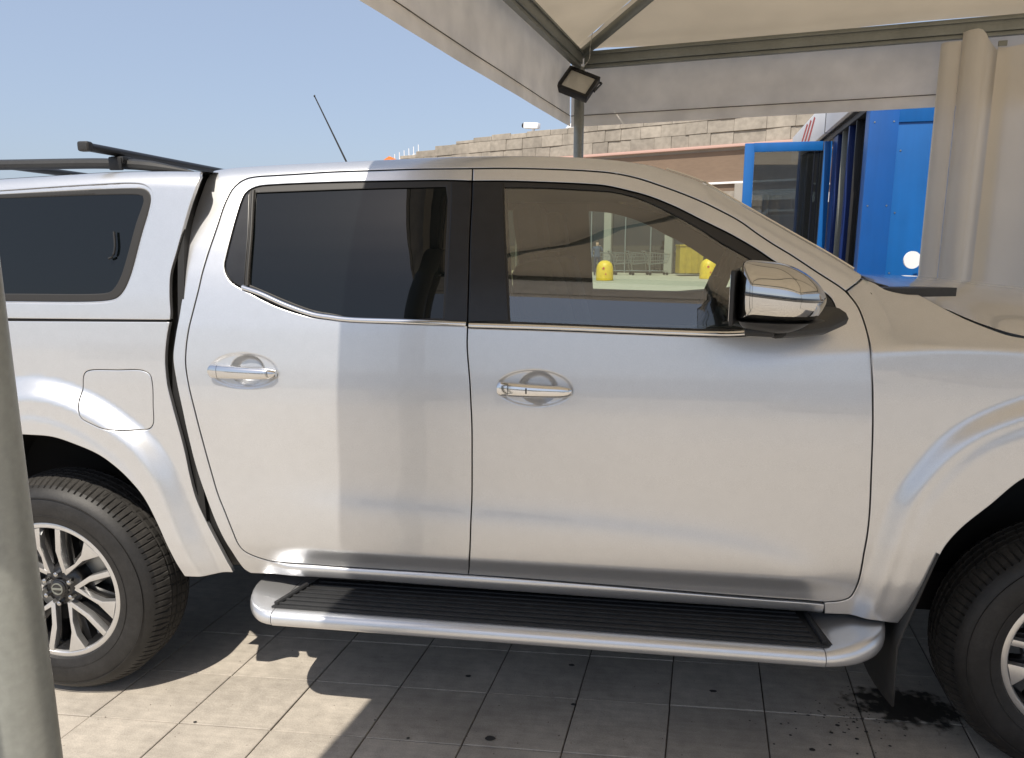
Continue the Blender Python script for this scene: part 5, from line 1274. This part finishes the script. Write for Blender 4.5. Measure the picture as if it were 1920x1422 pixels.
# ---- parked cars
def lerp_tab(t, xs, vs): return float(np.interp(t, xs, vs))
def make_car(p, rz, paint, label, group, kind='hatch'):
    c = empty('parked_car', p, rz); tag(c, label, 'car', group)
    Lc = 4.2; b = MB(); bm = b.bm; rings = []; N = 40
    X = np.linspace(-Lc / 2, Lc / 2, N + 1)
    top = lambda x: lerp_tab(x, [-2.1, -2.05, -1.7, -.6, .1, 1.95, 2.08, 2.1], [.75, .95, 1.0, 1.04, 1.05, .98, .92, .8]) if kind == 'hatch' else lerp_tab(x, [-2.1, -2.05, -1.7, -.6, .1, 1.4, 2.05, 2.1], [.7, .86, .95, 1.02, 1.03, 1.04, .98, .8])
    hw = lambda x: .86 * (1 - .22 * max(0, (abs(x) - 1.3) / .8) ** 2)
    for x in X:
        tz = top(x); h = hw(x); zb = .22; ring = []
        arch = 0
        for cx in (-1.28, 1.28): 
            d = abs(x - cx)
            if d < .36: arch = max(arch, math.sqrt(.36 ** 2 - d * d) + .30)
        z0 = max(zb, arch)
        prof = [(h * .86, z0), (h * .99, z0 + .06), (h, max(.55, z0 + .08)), (h * .985, max(.78, z0 + .1)), (h * .94, tz - .03), (h * .80, tz), (0, tz + .04)]
        for s in (-1, 1):
            for (y_, z_) in (prof if s < 0 else prof[-2::-1]): ring.append(bm.verts.new((x, s * y_, z_)))
        rings.append(ring)
    n = len(rings[0])
    for A, B in zip(rings, rings[1:]):
        for k in range(n - 1): bm.faces.new((A[k], A[k + 1], B[k + 1], B[k]))
    bm.faces.new(rings[0]); bm.faces.new(rings[-1][::-1]); b.build('car_body', paint, c, angle=40)
    # greenhouse
    g = MB(); bm = g.bm; R1 = []
    pf = [(-1.10, 1.0, .80), (-.35, 1.40, .64), (.10, 1.47, .62), (1.0, 1.46, .61), (1.55, 1.36, .60), (1.98, 1.0, .74)]
    base = [bm.verts.new((x, s * .80, 1.01)) for s in (-1,) for x in (-1.05, -.3, .3, 1.0, 1.6, 1.95)]
    T1 = [bm.verts.new((x, -y_, z_)) for x, z_, y_ in [(-1.0, 1.04, .78), (-.38, 1.38, .66), (.15, 1.455, .63), (.95, 1.45, .62), (1.50, 1.36, .62), (1.93, 1.04, .74)]]
    base2 = [bm.verts.new((v.co.x, -v.co.y, v.co.z)) for v in base]; T2 = [bm.verts.new((v.co.x, -v.co.y, v.co.z)) for v in T1]
    for A, B in ((base, T1), (T2, base2)):
        for i in range(5): bm.faces.new((A[i], A[i + 1], B[i + 1], B[i]))
    for i in range(5): bm.faces.new((T1[i], T1[i + 1], T2[i + 1], T2[i]))
    g.build('car_glass', M['darkglass'], c, angle=20)
    b = MB()
    for s in (-1, 1):
        for (a, d) in (((-1.06, s * .81, 1.01), (-.38, s * .665, 1.40)), ((1.93, s * .78, 1.02), (1.50, s * .63, 1.385)), ((.42, s * .815, 1.01), (.45, s * .64, 1.46)), ((-.38, s * .665, 1.40), (.15, s * .635, 1.475)), ((.15, s * .635, 1.475), (.95, s * .625, 1.47)), ((.95, s * .625, 1.47), (1.5, s * .63, 1.385))): b.cyl(a, d, .035, seg=8)
    b.box((.55, 0, 1.465), (1.15, 1.22, .035), .012); b.build('car_roof', paint, c)
    for cx in (-1.28, 1.28):
        for s in (-1, 1):
            w_ = MB(); w_.lathe([(.19, -.095), (.29, -.10), (.315, -.07), (.32, 0), (.315, .07), (.29, .10)], 28, c=(cx, s * .74, .32)); w_.build('wheel', M['tyre'], c)
            w_ = MB(); w_.lathe([(.0, s * .085), (.18, s * .08), (.20, s * .095)], 24, c=(cx, s * .74, .32)); w_.build('wheel_trim', M['alloy'], c)
    for s in (-1, 1):
        MB().sphere((-1.98, s * .62, .72), (.22, .34, .16), 12, 8).build('headlight', M['lens'], c)
        MB().box((2.02, s * .66, .82), (.10, .22, .24), .03).build('tail_light', M['red'], c)
        MB().sphere((-.62, s * .95, 1.05), (.14, .16, .12), 12, 8).build('mirror', paint, c)
    return c
pc = [mat('car_white', (.62, .62, .60), rough=.3, coat=1), mat('car_silver', (.42, .44, .46), rough=.3, metal=.6, coat=1), mat('car_blue', (.04, .08, .20), rough=.3, coat=1), mat('car_grey', (.10, .10, .11), rough=.3, coat=1)]
G1 = 'cars parked beyond the glass door'
make_car(c2w(6.7, 16.5), PSI + 1.2, pc[0], 'tall white van parked nearest behind the open glass door', G1).scale = (1.55,) * 3
make_car(c2w(10.6, 22.5), PSI + 1.2, pc[1], 'silver van parked between the white van and the dark blue car', G1).scale = (1.45,) * 3
make_car(c2w(12.5, 30.0), PSI + 1.2, pc[2], 'dark blue hatchback parked farthest behind the glass door', G1)
G2 = 'cars parked behind the photographer'
make_car(c2w(-6.5, -13.0), PSI + 1.5, pc[0], 'white hatchback parked at the left of the row behind the photographer', G2)
make_car(c2w(-3.6, -13.3), PSI + 1.5, pc[3], 'dark grey hatchback in the row behind the photographer', G2)
make_car(c2w(2.6, -13.6), PSI + 1.5, pc[1], 'silver hatchback in the row behind the photographer', G2)
make_car(c2w(5.6, -13.4), PSI + 1.5, pc[2], 'dark blue hatchback at the right of the row behind the photographer', G2)
# ---- building on the other side of the yard (behind the photographer)
yb = empty('yard_building', c2w(0, -34), PSI); tag(yb, 'long pale building across the yard behind the photographer', 'building')
MB().box((0, -4, 1.7), (80, 8, 3.4)).build('wall', M['greywall'], yb, smooth=False)
MB().box((0, .12, 3.3), (80, .35, .4), .02).build('cornice', M['white'], yb, smooth=False)
for k in range(16): 
    MB().box((-37 + k * 5, .05, 1.5), (3.2, .12, 1.9), .01).build('window', M['darkglass'], yb, smooth=False)
